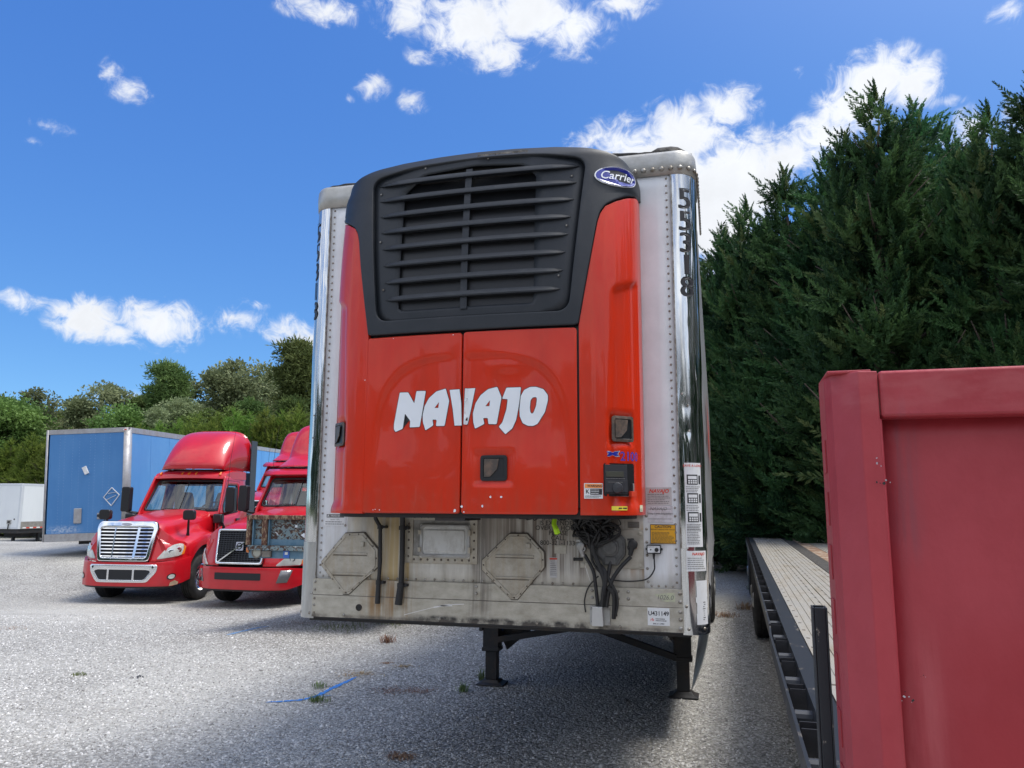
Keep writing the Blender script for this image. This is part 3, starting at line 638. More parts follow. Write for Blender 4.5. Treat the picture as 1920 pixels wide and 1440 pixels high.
m.build('cable_bracket', [mat('bare_aluminium', (.55,.55,.54), .35, .6), MT['steelgrey']], tr, bevel=.002)
p, q = wf(1213,1021), wf(1240,1038)
m = MB(); m.prism(rrect(p[0], q[0], q[1], p[1], .006), flat, .0, .03, 0); m.box(p[0]+.006, q[0]-.006, -.033, -.03, q[1]+.006, p[1]-.006, 1); m.lathe([(.012,0),(.011,.014),(.0001,.014)], (q[0]-.024,-.033,(p[1]+q[1])/2-.002), (0,-1,0), 16, 0)
m.lathe([(.004,0),(.004,.004),(.0001,.004)], (p[0]+.024,-.033,(p[1]+q[1])/2-.002), (0,-1,0), 10, 0); m.box(p[0]-.008, q[0]+.008, -.008, 0, (p[1]+q[1])/2-.006, (p[1]+q[1])/2+.006, 0)
text(m, flat, 'MAXI-LITE', p[0]+.026, p[1]-.012, .008, off=.0345, mi=0); m.tube([((p[0]+q[0])/2, -.03, q[1]-.03), ((p[0]+q[0])/2, -.03, q[1]+.002)], [.005,.009], 10, 0)
m.build('light_switch_box', [MT['black'], MT['paper']], tr, bevel=.001)
m = MB(); pts = [Vector(onY(x, y, Y)) for x, y, Y in ((1040,972,-.10),(1039,984,-.12),(1043,993,-.13),(1046,1002,-.12))]
m.loft([[p+Vector((-.014-.005*i*.3,0,0)), p+Vector((.0,-.006,0)), p+Vector((.014,0,.003*i))] for i, p in enumerate(pts)]); m.build('marking_ribbon', MT['hivis'], tr, solid=.001)
# ---- papers and labels on the wall
def sticker(name, P, s0, s1, z0, z1, off, mats, seed=0, n=8, fn=None, seg=1, top=.22):
    m = MB(); rect(m, P, s0, s1, z0, z1, off, 0, seg)
    if n: lines(m, P, s0+(s1-s0)*.06, s1-(s1-s0)*.06, z0+(z1-z0)*.05, z1-(z1-z0)*top, n, off+.0006, 1, seed)
    if fn: fn(m)
    return m.build(name, mats, tr)
NV = lambda m, P, s, z, size, off, mi: text(m, P, 'NAVAJO', s, z, size, off=off, mi=mi, bold=.03, shear=.25)
p, q = wf(1211,914), wf(1260,947)
sticker('permit_paper', flat, p[0], q[0], q[1], p[1], .003, [MT['papergrey'], MT['inkfade'], MT['inkred']], 1, 6, lambda m: NV(m, flat, (p[0]+q[0])/2, p[1]-.022, .030, .004, 2), top=.35)
p2_, q2_ = wf(1214,949), wf(1262,980)
def f2(m):
    text(m, flat, 'NAVAJO', (p2_[0]+q2_[0])/2-.01, p2_[1]-.015, .026, off=.004, mi=1, bold=.0, shear=.25); text(m, flat, 'Safety Lanes Inspections', (p2_[0]+q2_[0])/2, p2_[1]-.042, .0155, off=.004, mi=1)
    for k in range(3): rect(m, flat, p2_[0]+.005, q2_[0]-.01, q2_[1]+.02+k*.028, q2_[1]+.022+k*.028, .004, 1)
sticker('inspection_paper', flat, p2_[0], q2_[0], q2_[1], p2_[1], .003, [mat('torn_paper', (.60,.59,.61), .6, 0, (.48,.46,.47), 25), MT['inkfade']], 2, 0, f2)
p3_, q3_ = wf(1219,983), wf(1268,1020)
def f3(m):
    text(m, flat, 'CAUTION', (p3_[0]+q3_[0])/2, p3_[1]-.014, .021, off=.004, mi=1, bold=.02); text(m, flat, 'BEFORE TURNING THIS TRAILER', (p3_[0]+q3_[0])/2, p3_[1]-.030, .0095, off=.004, mi=1)
    for a, b_, c, d in ((p3_[0], q3_[0], p3_[1]-.003, p3_[1]), (p3_[0], q3_[0], q3_[1], q3_[1]+.003), (p3_[0], p3_[0]+.003, q3_[1], p3_[1]), (q3_[0]-.003, q3_[0], q3_[1], p3_[1])): rect(m, flat, a, b_, c, d, .0045, 1)
sticker('caution_label', flat, p3_[0], q3_[0], q3_[1], p3_[1], .003, [MT['yellow'], MT['ink']], 3, 9, f3, top=.38)
p4_, q4_ = wf(1214,1139,-.02), wf(1256,1174,-.02)
def f4(m):
    text(m, flat, 'U431149', (p4_[0]+q4_[0])/2, p4_[1]-.032, .034, off=.0215, mi=1, bold=.02, sx=.93); text(m, flat, 'rb', p4_[0]+.026, p4_[1]-.066, .024, off=.0215, mi=2, bold=.01)
    lines(m, flat, p4_[0]+.045, q4_[0]-.012, p4_[1]-.076, p4_[1]-.056, 2, .0215, 3, 4, .5); text(m, flat, '800.211.3983', (p4_[0]+q4_[0])/2, q4_[1]+.010, .0115, off=.0215, mi=1, bold=.015)
sticker('auction_number_label', flat, p4_[0], q4_[0], q4_[1], p4_[1], .0208, [MT['paper'], MT['ink'], MT['inkred'], MT['inkfade']], 4, 0, f4)
p5_, q5_ = wf(609,961), wf(648,986)
def f5(m):
    rect(m, flat, p5_[0]+.016, q5_[0]-.01, p5_[1]-.032, p5_[1]-.010, .0035, 1); text(m, flat, 'A', p5_[0]+.028, p5_[1]-.021, .02, off=.0042, mi=0, bold=.02); text(m, flat, 'TRUCK SERVICE', (p5_[0]+q5_[0])/2+.018, p5_[1]-.021, .0135, off=.0042, mi=0, bold=.01)
    text(m, flat, 'Seattle - GPS', (p5_[0]+q5_[0])/2, p5_[1]-.044, .012, off=.0035, mi=1)
sticker('service_label', flat, p5_[0], q5_[0], q5_[1], p5_[1], .003, [MT['paper'], MT['inkfade']], 5, 2, f5, top=.62)
m = MB(); text(m, flat, '1026.0', wf(1247,1120)[0], wf(1247,1120)[1], .035, off=.0152, mi=1, shear=.2); a, b_ = wf(1238,1112,-.015), wf(1266,1129,-.015)
m.prism([(a[0]-.035,a[1]-.008),(a[0],a[1]-.004),(a[0]+.02,a[1]),(b_[0],a[1]+.004),(b_[0],b_[1]),(a[0]+.01,b_[1]),(a[0],b_[1]+.025),(a[0]-.02,a[1]-.02)], flat, .0142, .0148, 0); m.build('faded_sticker', [mat('pale_green_vinyl', (.50,.52,.34), .5, 0, (.42,.41,.32), 25), MT['inkfade']], tr)
# labels on the right post
def PQ(s, z, off=0.): return PR_(.030+(s-.057)*1.06, z, off)
def f6(m):
    text(m, PQ, 'SAVE A LOAD', .105, 2.096, .0175, off=.009, mi=2, bold=.02)
    for k, zt in enumerate((2.045, 1.938, 1.830)):
        rect(m, PQ, .068, .128, zt-.058, zt, .009, 1, 4); rect(m, PQ, .074, .122, zt-.026, zt-.008, .0098, 0, 4); rect(m, PQ, .135, .147, zt-.055, zt-.005, .009, 1)
        for i in range(4):
            for j in range(2): rect(m, PQ, .075+i*.0125, .084+i*.0125, zt-.052+j*.012, zt-.043+j*.012, .0098, 0)
        lines(m, PQ, .062, .145, zt-.104, zt-.066, 4, .0085, 3, 20+k, .4)
    lines(m, PQ, .062, .145, 1.645, 1.755, 12, .0085, 3, 33, .45)
m = MB(); rect(m, PQ, .057, .153, 1.632, 2.113, .008, 0, 6); f6(m); m.build('instruction_label', [MT['paper'], MT['ink'], MT['inkred'], MT['inkfade']], tr)
m = MB(); rect(m, PQ, .055, .178, 1.496, 1.610, .008, 0, 6); NV(m, PQ, .122, 1.592, .021, .009, 1); lines(m, PQ, .06, .17, 1.505, 1.575, 6, .009, 2, 8, .3)
m.build('permit_paper', [MT['paper'], MT['inkred'], MT['inkfade']], tr)
m = MB(); rr = random.Random(5)
for k in range(8):
    z0_, z1_ = 1.443-.0303*(k+1), 1.443-.0303*k; rect(m, PQ, .10+rr.uniform(-.003,.003), .178+rr.uniform(-.004,.003), z0_, z1_, .008, 0, 5)
for k in range(9): rect(m, PQ, .142+rr.uniform(-.004,.004), .146+rr.uniform(0,.012), 1.225+k*.012, 1.229+k*.012, .0088, 1)
m.build('torn_paper', [MT['paper'], MT['ink']], tr)
# ================================================================== refrigeration unit
uf = sheet('refrigeration_unit', UP, [(-1.24,1.85),(1.24,1.85),(1.24,3.84),(-1.24,3.84)], MT['black'], tr, off=-.035, thick=.02, step=(.08,.3))
def usub(o): o.parent = uf; return o
m = MB(); secs = [[UP(s, z, -.05) for s in [UL[0]+.001]+[-.9+k*.1 for k in range(19)]+[UL[-1]-.001]] for z in (1.835,)]
ring = secs[0]; m.add(ring, [tuple(range(len(ring)))[::-1]]); pl2 = [UP(s, 0, -.05)[:2] for s in [UL[0]+.001]+[-1.2+k*.05 for k in range(49)]+[UL[-1]-.001]]; m.loft([[(x, y, z) for x, y in pl2] for z in (1.79, 1.838)]); m.add([(x, y, 1.79) for x, y in pl2], [tuple(range(len(pl2)))]); m.box(-.2,-.02,-.41,-.1,1.775,1.79)
m.build('unit_floor', MT['under'], uf)
# doors, pressed with a raised arch
def emboss(s, z):
    rad = (abs(s)/.585)**3.2+(max(0, z-1.75)/.965)**5.0
    d = -.014*(1-smooth01(.93, 1.10, rad)); d *= smooth01(2.0, 2.35, z)
    cx_ = smooth01(.02, .16, abs(s+.03)) if s < 0 else 1
    return d*cx_
def edom(s, z):
    return emboss(s, z) + (.010*math.exp(-(((s-.24)/.1)**2+((z-2.66)/.05)**2)) if s > 0 else 0) + (-.012*smooth01(.0, .03, .115-max(abs(s-.155)*.95, abs(z-2.072)*1.1)) if s > 0 else 0)
for (a, b_) in ((-.651, -.0385), (-.0285, .632)):
    d = sheet('unit_door', UP, rrect(a, b_, 1.815, 2.858, .018, 4), MT['orange'], uf, off=0, thick=.03, step=(.0145,.0145), disp=edom, bevel=.009, bseg=3, ang=50)
# side panels
for sg in (-1, 1):
    poly = [(.645,1.812),(1.245,1.812),(1.245,3.71),(1.13,3.712),(1.06,3.700),(.95,3.665),(.86,3.625),(.80,3.59),(.772,3.545),(.755,3.49),(.645,2.87)]
    def dsp(s, z):
        s = abs(s); b0 = .80+.035*smooth01(2.2, 3.2, z); top = 3.10+.35*(s-.85)
        d = -.018*smooth01(b0, b0+.03, s)*(1-smooth01(1.035, 1.06, s))*(1-smooth01(top-.03, top, z))*smooth01(1.83,1.9,z)
        d += .004*smooth01(.645,.75,s)
        d -= .018*smooth01(0, .02, .09-max(abs(s-.905)*.85, abs(z-2.29)*1.0))
        return d
    sheet('side_panel', UP, [(sg*p[0], p[1]) for p in roundpoly(poly[:2], 0)]+[] if False else [(sg*x, z) for x, z in poly], MT['orange'], uf, off=0, thick=.03, step=(.0165,.02), disp=dsp, bevel=.010, bseg=3, ang=50)
# black shell around the grille
outer = [(-.642,2.872),(0,2.868),(.642,2.872),(.75,3.49),(.768,3.552),(.80,3.60),(.86,3.636),(.95,3.676),(1.06,3.712),(1.13,3.724),(1.245,3.724),(1.245,3.85),(1.10,3.862),(1.0,3.888),(.90,3.928),(.80,3.958),(.70,3.982),(.5,4.012),(.25,4.028),(0,4.033)]
outer = outer + [(-x, z) for x, z in outer[::-1] if x not in (0,) and not (z == 2.872)]
outer = [(-.642,2.872),(0,2.868)] + outer[2:]
inner = roundpoly([(-.588,2.955),(.588,2.955),(.685,3.90),(.40,3.958),(0,3.975),(-.40,3.958),(-.685,3.90)], .075, 6)
def shd(s, z): return -.05*smooth01(3.93, 4.06, z) - .02*smooth01(3.80, 3.90, z)*smooth01(.75, 1.0, abs(s))
ringsheet('grille_shell', UP, outer, inner, MT['shell'], uf, off=.012, thick=.05, n=300, m=8, bevel=.006, disp=shd)
m = MB(); secs = []
xs = [UL[0]+.004]+[-1.1+k*.1 for k in range(23)]+[UL[-1]-.004]
def ztop(s):
    s = abs(s); pr = [(0,4.033),(.25,4.028),(.5,4.012),(.7,3.982),(.8,3.958),(.9,3.928),(1.0,3.888),(1.1,3.862),(1.25,3.85)]
    for i in range(len(pr)-1):
        if s <= pr[i+1][0]: t = (s-pr[i][0])/(pr[i+1][0]-pr[i][0]); return pr[i][1]*(1-t)+pr[i+1][1]*t
    return 3.85
for t in (0, .15, .5, 1):
    row = []
    for s in xs:
        p = Vector(UP(s, ztop(s), -.04-.03)); e = Vector((max(-.95, min(.95, p.x*.99)), -.002, ztop(s)-.03)); row.append(p.lerp(e, t)+Vector((0,0,.012*math.sin(math.pi*t))))
    secs.append(row)
m.loft(secs); m.build('unit_roof', MT['shell'], uf, smooth=True, solid=.01, fix=False)
pin = [(x*.985, 3.46+(z-3.46)*.985) for x, z in inner]
hole = roundpoly([(-.455,3.015),(.385,3.015),(.385,3.82),(.30,3.90),(0,3.925),(-.33,3.90),(-.455,3.78)], .02, 3)
ringsheet('grille_plate', UP, [(x*1.01, 3.46+(z-3.46)*1.01) for x, z in inner], hole, MT['shell'], uf, off=-.012, thick=.02, n=160, m=4)
sheet('radiator', UP, [(-.56,2.95),(.56,2.95),(.56,3.97),(-.56,3.97)], MT['coil'], uf, off=-.045, thick=.01, step=(.06,.06))
m = MB()
for k in range(8):
    zc = 3.862-k*(3.862-3.092)/7; hw = .645-.105*(3.862-zc)/.77; secs = []
    for i in range(41):
        s = -hw+2*hw*i/40; q = 1-abs(s/hw)**9; e = -.012+.024*q; hz = .004+.0145*q**.6; secs.append([UP(s, zc+hz, -.02), UP(s, zc+hz*.9, e-.010), UP(s, zc-hz*.55, e+.004), UP(s, zc-hz, e+.002), UP(s, zc-hz, -.02)])
    m.loft(secs)
m.build('grille_slats', MT['slat'], uf, smooth=40)
m = MB(); secs = [[UP(-.055, z, -.035), UP(-.055, z, -.004), UP(-.015, z, -.004), UP(-.015, z, -.035)] for z in [3.0+.045*k for k in range(21)]]
m.loft(secs); m.build('grille_mullion', MT['slat'], uf)
m = MB()
for s, z in ((-.625,3.80),(-.60,3.47),(-.56,3.155),(.60,3.795),(.575,3.475),(.53,3.17),(-.33,3.945),(.08,3.962)):
    p = UP(s, z, -.011); m.lathe([(.011,0),(.011,.003),(.006,.003),(.006,.0015),(.0001,.0015)], p, (0,-1,0), 12, 0); m.lathe([(.005,.004),(.0001,.005)], p, (0,-1,0), 8, 1)
m.build('grille_screw', [MT['black'], MT['bolt']], uf)
m = MB(); rr = random.Random(8)     # torn sealant at the top of the grille
for k in range(26):
    s = .02+k*.012; m.add([UP(s, 3.985, .018), UP(s+.013, 3.985, .018), UP(s+.013, 3.975-rr.random()*.012, .022), UP(s, 3.975-rr.random()*.012, .022)], [(0,3,2,1)])
m.build('torn_tape', MT['tar'], uf)
# handle recesses
def ubox(m, s0, s1, z0, z1, o0, o1, mi=0): m.prism([(s0,z0),(s1,z0),(s1,z1),(s0,z1)], UP, o0, o1, mi)
def handle(s, z, hw, hh, mt, off):
    m = MB(); fr = roundpoly([(s-hw,z-hh),(s+hw,z-hh),(s+hw,z+hh),(s-hw,z+hh)], .02, 4); fi = roundpoly([(s-hw*.78,z-hh*.78),(s+hw*.78,z-hh*.78),(s+hw*.78,z+hh*.78),(s-hw*.78,z+hh*.78)], .012, 4)
    n = len(fr)
    for i in range(n):
        j = (i+1)%n; vs = [UP(*fr[i],off), UP(*fr[j],off), UP(*fi[j],off), UP(*fi[i],off), UP(*fr[i],off+.008), UP(*fr[j],off+.008), UP(*fi[j],off+.008), UP(*fi[i],off+.008)]
        m.add(vs, [(4,5,6,7),(0,1,5,4),(3,2,6,7)[::-1]], 0)
    m.add([UP(*p, off+.001) for p in fi], [tuple(range(n))], 1)
    pad = [(s-hw*.72,z+hh*.72),(s-hw*.72,z-hh*.70),(s-hw*.25,z-hh*.66),(s+hw*.25,z-hh*.1),(s+hw*.38,z+hh*.70)]
    m.prism(pad[::1], UP, off+.002, off+.007, 2); m.build('latch', [MT[mt], MT['black'], MT['latch']], uf, bevel=.001, fix=False)
handle(.905, 2.288, .078, .072, 'latch', -.012); handle(-.90, 2.288, .078, .072, 'latch', -.012); handle(.158, 2.07, .078, .072, 'black', -.010)
# control panel
c0, c1 = us(1131, 874)[0], us(1187, 874)[0]; z1_, z0_ = 2.095, 1.915
m = MB(); m.prism(roundpoly([(c0,z0_),(c1,z0_),(c1,z1_),(c0,z1_)], .012, 3), UP, -.02, .006, 0)
m.build('control_recess', MT['black'], uf)
m = MB(); ubox(m, c0+.004, c0+.135, z0_+.012, z1_-.008, .006, .013, 0); ubox(m, c0+.012, c0+.112, z0_+.105, z1_-.045, .013, .0145, 1); ubox(m, c0+.005, c0+.13, z0_+.022, z0_+.088, .013, .024, 0)
m.lathe([(.030,0),(.026,.008),(.0001,.01)], UP(c0+.07, z0_+.045, .024), (.2,-1,0), 20, 0); lines(m, UP, c0+.01, c0+.12, z0_+.092, z0_+.1, 1, .0145, 3, 2); lines(m, UP, c0+.02, c0+.10, z0_+.072, z0_+.080, 1, .0248, 3, 2)
ubox(m, c1-.045, c1-.008, z0_+.0, z0_+.028, .006, .03, 2); m.tube([UP(c1-.022, z0_+.02, .02), UP(c1-.022, z0_+.07, .02)], .005, 8, 4)
m.build('control_panel', [mat('dark_panel', (.035,.037,.042), .35), mat('dull_display', (.07,.075,.06), .12), MT['inkred'], MT['inkfade'], MT['steelgrey']], uf, bevel=.002)
# NAVAJO lettering traced from the doors
LET = [[[(677,488),(734,487),(775,562),(790,478),(853,477),(812,720),(744,724),(748,680),(712,630),(697,733),(648,755),(637,735),(638,700)]],
 [[(990,462),(1015,545),(982,714),(922,714),(927,672),(898,670),(904,710),(851,744),(834,690),(832,640),(845,580),(875,525),(925,480)],[(943,552),(912,592),(938,592)]],
 [[(1018,472),(1087,468),(1098,560),(1101,712),(1053,713),(1040,600)]],
 [[(1124,462),(1188,458),(1160,600),(1136,706),(1114,704),(1119,560)]],
 [[(1337,449),(1366,520),(1333,702),(1277,701),(1273,660),(1241,660),(1250,700),(1187,733),(1175,690),(1172,630),(1190,560),(1225,505),(1275,465)],[(1288,540),(1257,580),(1284,580)]],
 [[(1400,455),(1498,452),(1486,560),(1466,670),(1440,730),(1393,770),(1347,718),(1372,690),(1400,600),(1408,532),(1370,530)]],
 [[(1560,450),(1600,449),(1650,465),(1680,505),(1680,540),(1660,620),(1610,700),(1580,714),(1545,713),(1510,695),(1490,650),(1488,600),(1497,510),(1520,470)],
  [(1603,518),(1578,520),(1563,540),(1558,590),(1562,622),(1572,632),(1582,625),(1600,580),(1606,535)]]]
def lett(loops, off, grow, name, mt):
    bm = bmesh.new(); eds = []
    for li, lp in enumerate(loops):
        pts = [us(560+x/3.6, 600+y/3.6) for x, y in lp]
        if len(lp) > 8: pts = roundpoly(pts, .006, 2)
        if grow:
            a = sum(pts[i-1][0]*pts[i][1]-pts[i][0]*pts[i-1][1] for i in range(len(pts))); sg = (1 if a > 0 else -1)*(1 if li == 0 else -1); out = []
            for i in range(len(pts)):
                p, q, r_ = Vector(pts[i-1]), Vector(pts[i]), Vector(pts[(i+1)%len(pts)]); d1 = (q-p).normalized(); d2 = (r_-q).normalized(); n_ = Vector((d1.y+d2.y, -d1.x-d2.x))
                if n_.length > 1e-6: n_.normalize()
                out.append(tuple(q+n_*grow*sg))
            pts = out
        vv = [bm.verts.new((p[0], p[1], 0)) for p in pts]; eds += [bm.edges.new((vv[i], vv[(i+1)%len(vv)])) for i in range(len(vv))]
    bmesh.ops.triangle_fill(bm, edges=eds, use_beauty=True)
    m_ = 20
    lo = min(v.co.x for v in bm.verts); hi = max(v.co.x for v in bm.verts)
    for ax, a, b_ in ((0, lo, hi), (1, min(v.co.y for v in bm.verts), max(v.co.y for v in bm.verts))):
        n = max(2, int((b_-a)/.02))
        for i in range(1, n):
            co = [0,0,0]; co[ax] = a+(b_-a)*i/n; no = [0,0,0]; no[ax] = 1
            bmesh.ops.bisect_plane(bm, geom=bm.verts[:]+bm.edges[:]+bm.faces[:], plane_co=co, plane_no=no)
    for v in bm.verts: v.co = Vector(UP(v.co.x, v.co.y, off+edom(v.co.x, v.co.y)))
    me = bpy.data.meshes.new(name); bm.to_mesh(me); bm.free(); return link(name, me, uf, MT[mt])
for lp in LET:
    lett(lp, .0018, .0035, 'letter_outline', 'ink'); lett(lp, .003, 0, 'letter', 'letter')
# small marks on the unit
m = MB(); s, z = us(1148, 851); hw = .044
bow = [(-1,.8),(-.35,.75),(0,.4),(.35,.75),(1.05,.9),(.75,.0),(1.0,-.8),(.4,-.8),(0,-.35),(-.4,-.8),(-.95,-.85),(-.6,0)]
m.add([UP(s+x*hw, z+y*.020, .004) for x, y in bow], [tuple(range(12))[::-1]], 1); m.add([UP(s+x*hw*.82, z+y*.015, .005) for x, y in bow], [tuple(range(12))[::-1]], 0)
s, z = us(1180, 857); text(m, UP, '2100', s, z, .070, off=.008, mi=2, sx=.95, bold=.02); m.build('model_mark', [MT['blue_ink'], MT['silver'], MT['purple']], uf, fix=False)
s, z = us(1169, 339)
s = .872; z = 3.785
m = MB()
el_ = lambda a, b_, o: [UP(s+a*math.cos(2*math.pi*k/40), z+b_*math.sin(2*math.pi*k/40), o) for k in range(40)]
m.add(el_(.140,.064,.020), [tuple(range(40))], 1); m.add(el_(.133,.058,.0212), [tuple(range(40))], 0); m.add(el_(.140,.064,.020)+el_(.140,.064,.008), [(k, 40+k, 40+(k+1)%40, (k+1)%40) for k in range(40)], 1)
text(m, UP, 'Carrier', s, z, .074, off=.0225, mi=1, shear=.25, bold=.006); m.build('badge', [MT['blue_ink'], MT['letter']], uf)
m = MB(); (a, z1q), (b_, z0q) = us(1095,906), us(1130,935); rect(m, UP, a, b_, z0q, z1q, .007, 0, 3); rect(m, UP, a+.004, b_-.004, z1q-.026, z1q-.004, .008, 1, 3); text(m, UP, 'WARNING', (a+b_)/2+.008, z1q-.015, .017, off=.009, mi=2, bold=.02)
rect(m, UP, a+.033, b_-.004, z1q-.062, z1q-.030, .008, 2, 2); lines(m, UP, a+.036, b_-.008, z1q-.06, z1q-.032, 3, .009, 0, 3, .3); lines(m, UP, a+.006, b_-.006, z0q+.004, z1q-.066, 5, .008, 2, 6, .35); text(m, UP, 'K', a+.018, z1q-.046, .03, off=.008, mi=2, bold=.02)
m.build('warning_label', [MT['paper'], MT['laborange'], MT['ink']], uf)
m = MB(); (a, z1q), (b_, z0q) = us(1146,949), us(1175,957); rect(m, UP, a, b_, z0q, z1q, .007, 0, 3); rect(m, UP, a+.04, a+.09, z0q+.008, z1q-.008, .008, 1); m.build('yellow_label', [MT['labyellow'], MT['ink']], uf)
m = MB(); rect(m, UP, 1.02, 1.07, 1.832, 1.868, .007, 0, 3); lines(m, UP, 1.025, 1.065, 1.836, 1.85, 2, .008, 1, 1); m.build('small_label', [mat('cream_label', (.72,.72,.5), .5), MT['ink']], uf)
m = MB(); rr = random.Random(9)      # chips in the paint
for x, y, r_ in ((866,950,5),(853,958,6),(704,955,2),(700,956,2),(920,932,4),(940,932,4),(905,949,4),(870,966-6,3),(712,958-2,2),(850,628,2),(685,713,2),(738,626+9,1.5)):
    s, z = us(x, y); r_ *= .0016; m.add([UP(s+r_*math.cos(a_)*rr.uniform(.6,1.3), z+r_*math.sin(a_)*rr.uniform(.6,1.3), .004+edom(s,z)) for a_ in [k*math.pi/4 for k in range(8)]], [tuple(range(8))])
m.build('paint_chips', MT['letter'], uf)
# ---- landing gear
for lx in (-.98, .99):
    m = MB(); y = 3.56
    m.box(lx-.085, lx+.085, y-.075, y+.075, .36, 1.14); m.box(lx-.062, lx+.062, y-.055, y+.055, .06, .37); m.box(lx-.094, lx+.094, y-.084, y+.084, .345, .385); m.box(lx+.03, lx+.10, y-.09, y-.076, .62, .80)
    lg = m.build('landing_leg', MT['under'], tr, bevel=.006)
    m = MB(); m.loft([[(lx+a*sx_, y+b__*sy_, z) for sx_, sy_ in ((-1,-1),(1,-1),(1,1),(-1,1))] for a, b__, z in ((.145,.12,.004),(.145,.12,.016),(.10,.09,.034),(.075,.065,.06))], closed=True, cap=True); m.build('foot_plate', MT['under'], lg, bevel=.004)
    m = MB(); m.box(lx-.12, lx-.086, y-.10, y+.10, .55, 1.15); m.build('mounting_bracket', MT['under'], lg)
m = MB(); m.bar((-.90,3.48,.47), (.10,3.48,.66), .06, .06); m.bar((.93,3.48,.38), (.02,3.48,.66), .06, .06); m.bar((-.93,3.6,.50),(-.2,4.9,1.0), .07,.05); m.bar((.95,3.6,.50),(.3,4.9,1.0), .07,.05); m.bar((-.98,3.42,.72),(.99,3.42,.72), .04,.05)
m.prism([(-.90,.46),(-.84,.34),(-.50,.62),(-.88,.64)], lambda u, v, o: (u, 3.66-o, v), 0, .02); m.box(-.55,-.45,1.2,6,.98,1.14); m.box(.45,.55,1.2,6,.98,1.14); m.box(-1.0,1.0,3.4,3.5,1.0,1.12)
m.build('cross_brace', MT['under'], tr)
# ---- rear running gear
def tyre(mb, c, ax, r=.50, w_=.27, mi=0):
    hw = w_/2
    mb.lathe([(.30,-hw*.86),(.34,-hw),(r*.80,-hw*1.02),(r*.93,-hw*.96),(r*.985,-hw*.82),(r,-hw*.66),(r,-hw*.42),(r*.975,-hw*.40),(r*.975,-hw*.34),(r,-hw*.32),(r,-hw*.03),(r*.975,-hw*.02),(r*.975,hw*.02),(r,hw*.03),(r,hw*.32),(r*.975,hw*.34),(r*.975,hw*.40),(r,hw*.42),(r,hw*.66),(r*.985,hw*.82),(r*.93,hw*.96),(r*.80,hw*1.02),(.34,hw),(.30,hw*.86)], c, ax, 48, mi)
def wheel(parent, c, outward, r=.50, w_=.27, rimm='steelgrey', dual=False, steer=0.):
    """tyre + rim with hand holes; outward = +1/-1 along x"""
    ax = Vector((outward*math.cos(steer), outward*math.sin(steer), 0)); c = Vector(c); m = MB(); tyre(m, c, ax, r, w_)
    if dual: tyre(m, c-ax*(w_+.06), ax, r, w_)
    t = m.build('wheel', MT['tyre'], parent, smooth=35)
    m = MB(); h = w_/2; k_ = r/.50
    m.lathe([(.30*k_,-h*.8),(.30*k_,h*.86),(.285*k_,h*.92),(.272*k_,h*.8),(.262*k_,h*.35),(.20*k_,h*.15),(.17*k_,h*.35),(.165*k_,h*.5),(.11*k_,h*.55),(.105*k_,h*1.0),(.085*k_,h*1.15),(.0001,h*1.18)], c, ax, 40, 0)
    b1 = ax.cross(Vector((0,0,1))).normalized(); b2 = Vector((0,0,1))
    for q in range(10):
        a = 2*math.pi*q/10; d = b1*math.cos(a)+b2*math.sin(a); m.lathe([(.011,0),(.011,.035),(.0001,.038)], c+d*.135*k_+ax*h*.5, ax, 8, 0)
        a += math.pi/10; d = b1*math.cos(a)+b2*math.sin(a); cc_ = c+d*.225*k_+ax*(h*.30); m.lathe([(.024,0),(.0001,.001)], cc_, (ax*.9-d*.12).normalized(), 10, 1)
    m.build('rim', [MT[rimm], MT['black']], t, smooth=35); return t
for y in (8.9, 10.15):
    for sx in (-1, 1): wheel(tr, (sx*1.155, y, .50), sx, dual=True)
m = MB()
for y in (8.9, 10.15): m.tube([(-1.0,y,.5),(1.0,y,.5)], .065, 12)
m.box(-.5,-.4,7.9,11.2,.62,1.1); m.box(.4,.5,7.9,11.2,.62,1.1); m.box(-.45,.45,8.2,8.3,.7,.9); m.build('axle_frame', MT['under'], tr)
m = MB()
for sx in (-1,1): m.box(sx*1.2-.22, sx*1.2+.06 if sx > 0 else sx*1.2+.22, 11.0, 11.012, .25, 1.1)
m.build('mud_flap', MT['rubber'], tr)
# ================================================================== GROUND
def sstep(a, b, x): t = np.clip((x-a)/(b-a), 0, 1); return t*t*(3-2*t)
def gh(x, y):
    x = np.asarray(x, float); y = np.asarray(y, float)
    D = (x-CAM[0])*-math.sin(YAW)+(y-CAM[1])*math.cos(YAW)
    h = np.interp(D, [-50,8,12,15.5,18,20,23,28,36,46,80,700], [0,0,-.06,-.22,-.27,-.08,.36,.42,.1,-.47,-.6,-.6])
    w_ = sstep(-3.5, -8., x)
    far = sstep(60, 90, np.hypot(x, y))
    return h*w_*(1-far)-.6*far*1.0 + .02*np.sin(x*.9+1)*np.sin(y*.7)*sstep(4, 8, np.abs(x)+0*y)
def axis(lo, hi, n, k): t = np.linspace(-1, 1, n); s_ = np.sinh(k*t)/math.sinh(k); return np.where(s_ < 0, -s_*lo, s_*hi)
gx = axis(-900, 900, 240, 7.5)-4; gy = axis(-900, 900, 240, 7.5)+10
X, Y = np.meshgrid(gx, gy, indexing='ij'); Z = gh(X, Y)
V = np.stack([X, Y, Z], -1).reshape(-1, 3); n_ = len(gx)
i, j = np.meshgrid(np.arange(n_-1), np.arange(n_-1), indexing='ij'); a = (i*n_+j).ravel()
F = np.stack([a, a+n_, a+n_+1, a+1], -1)
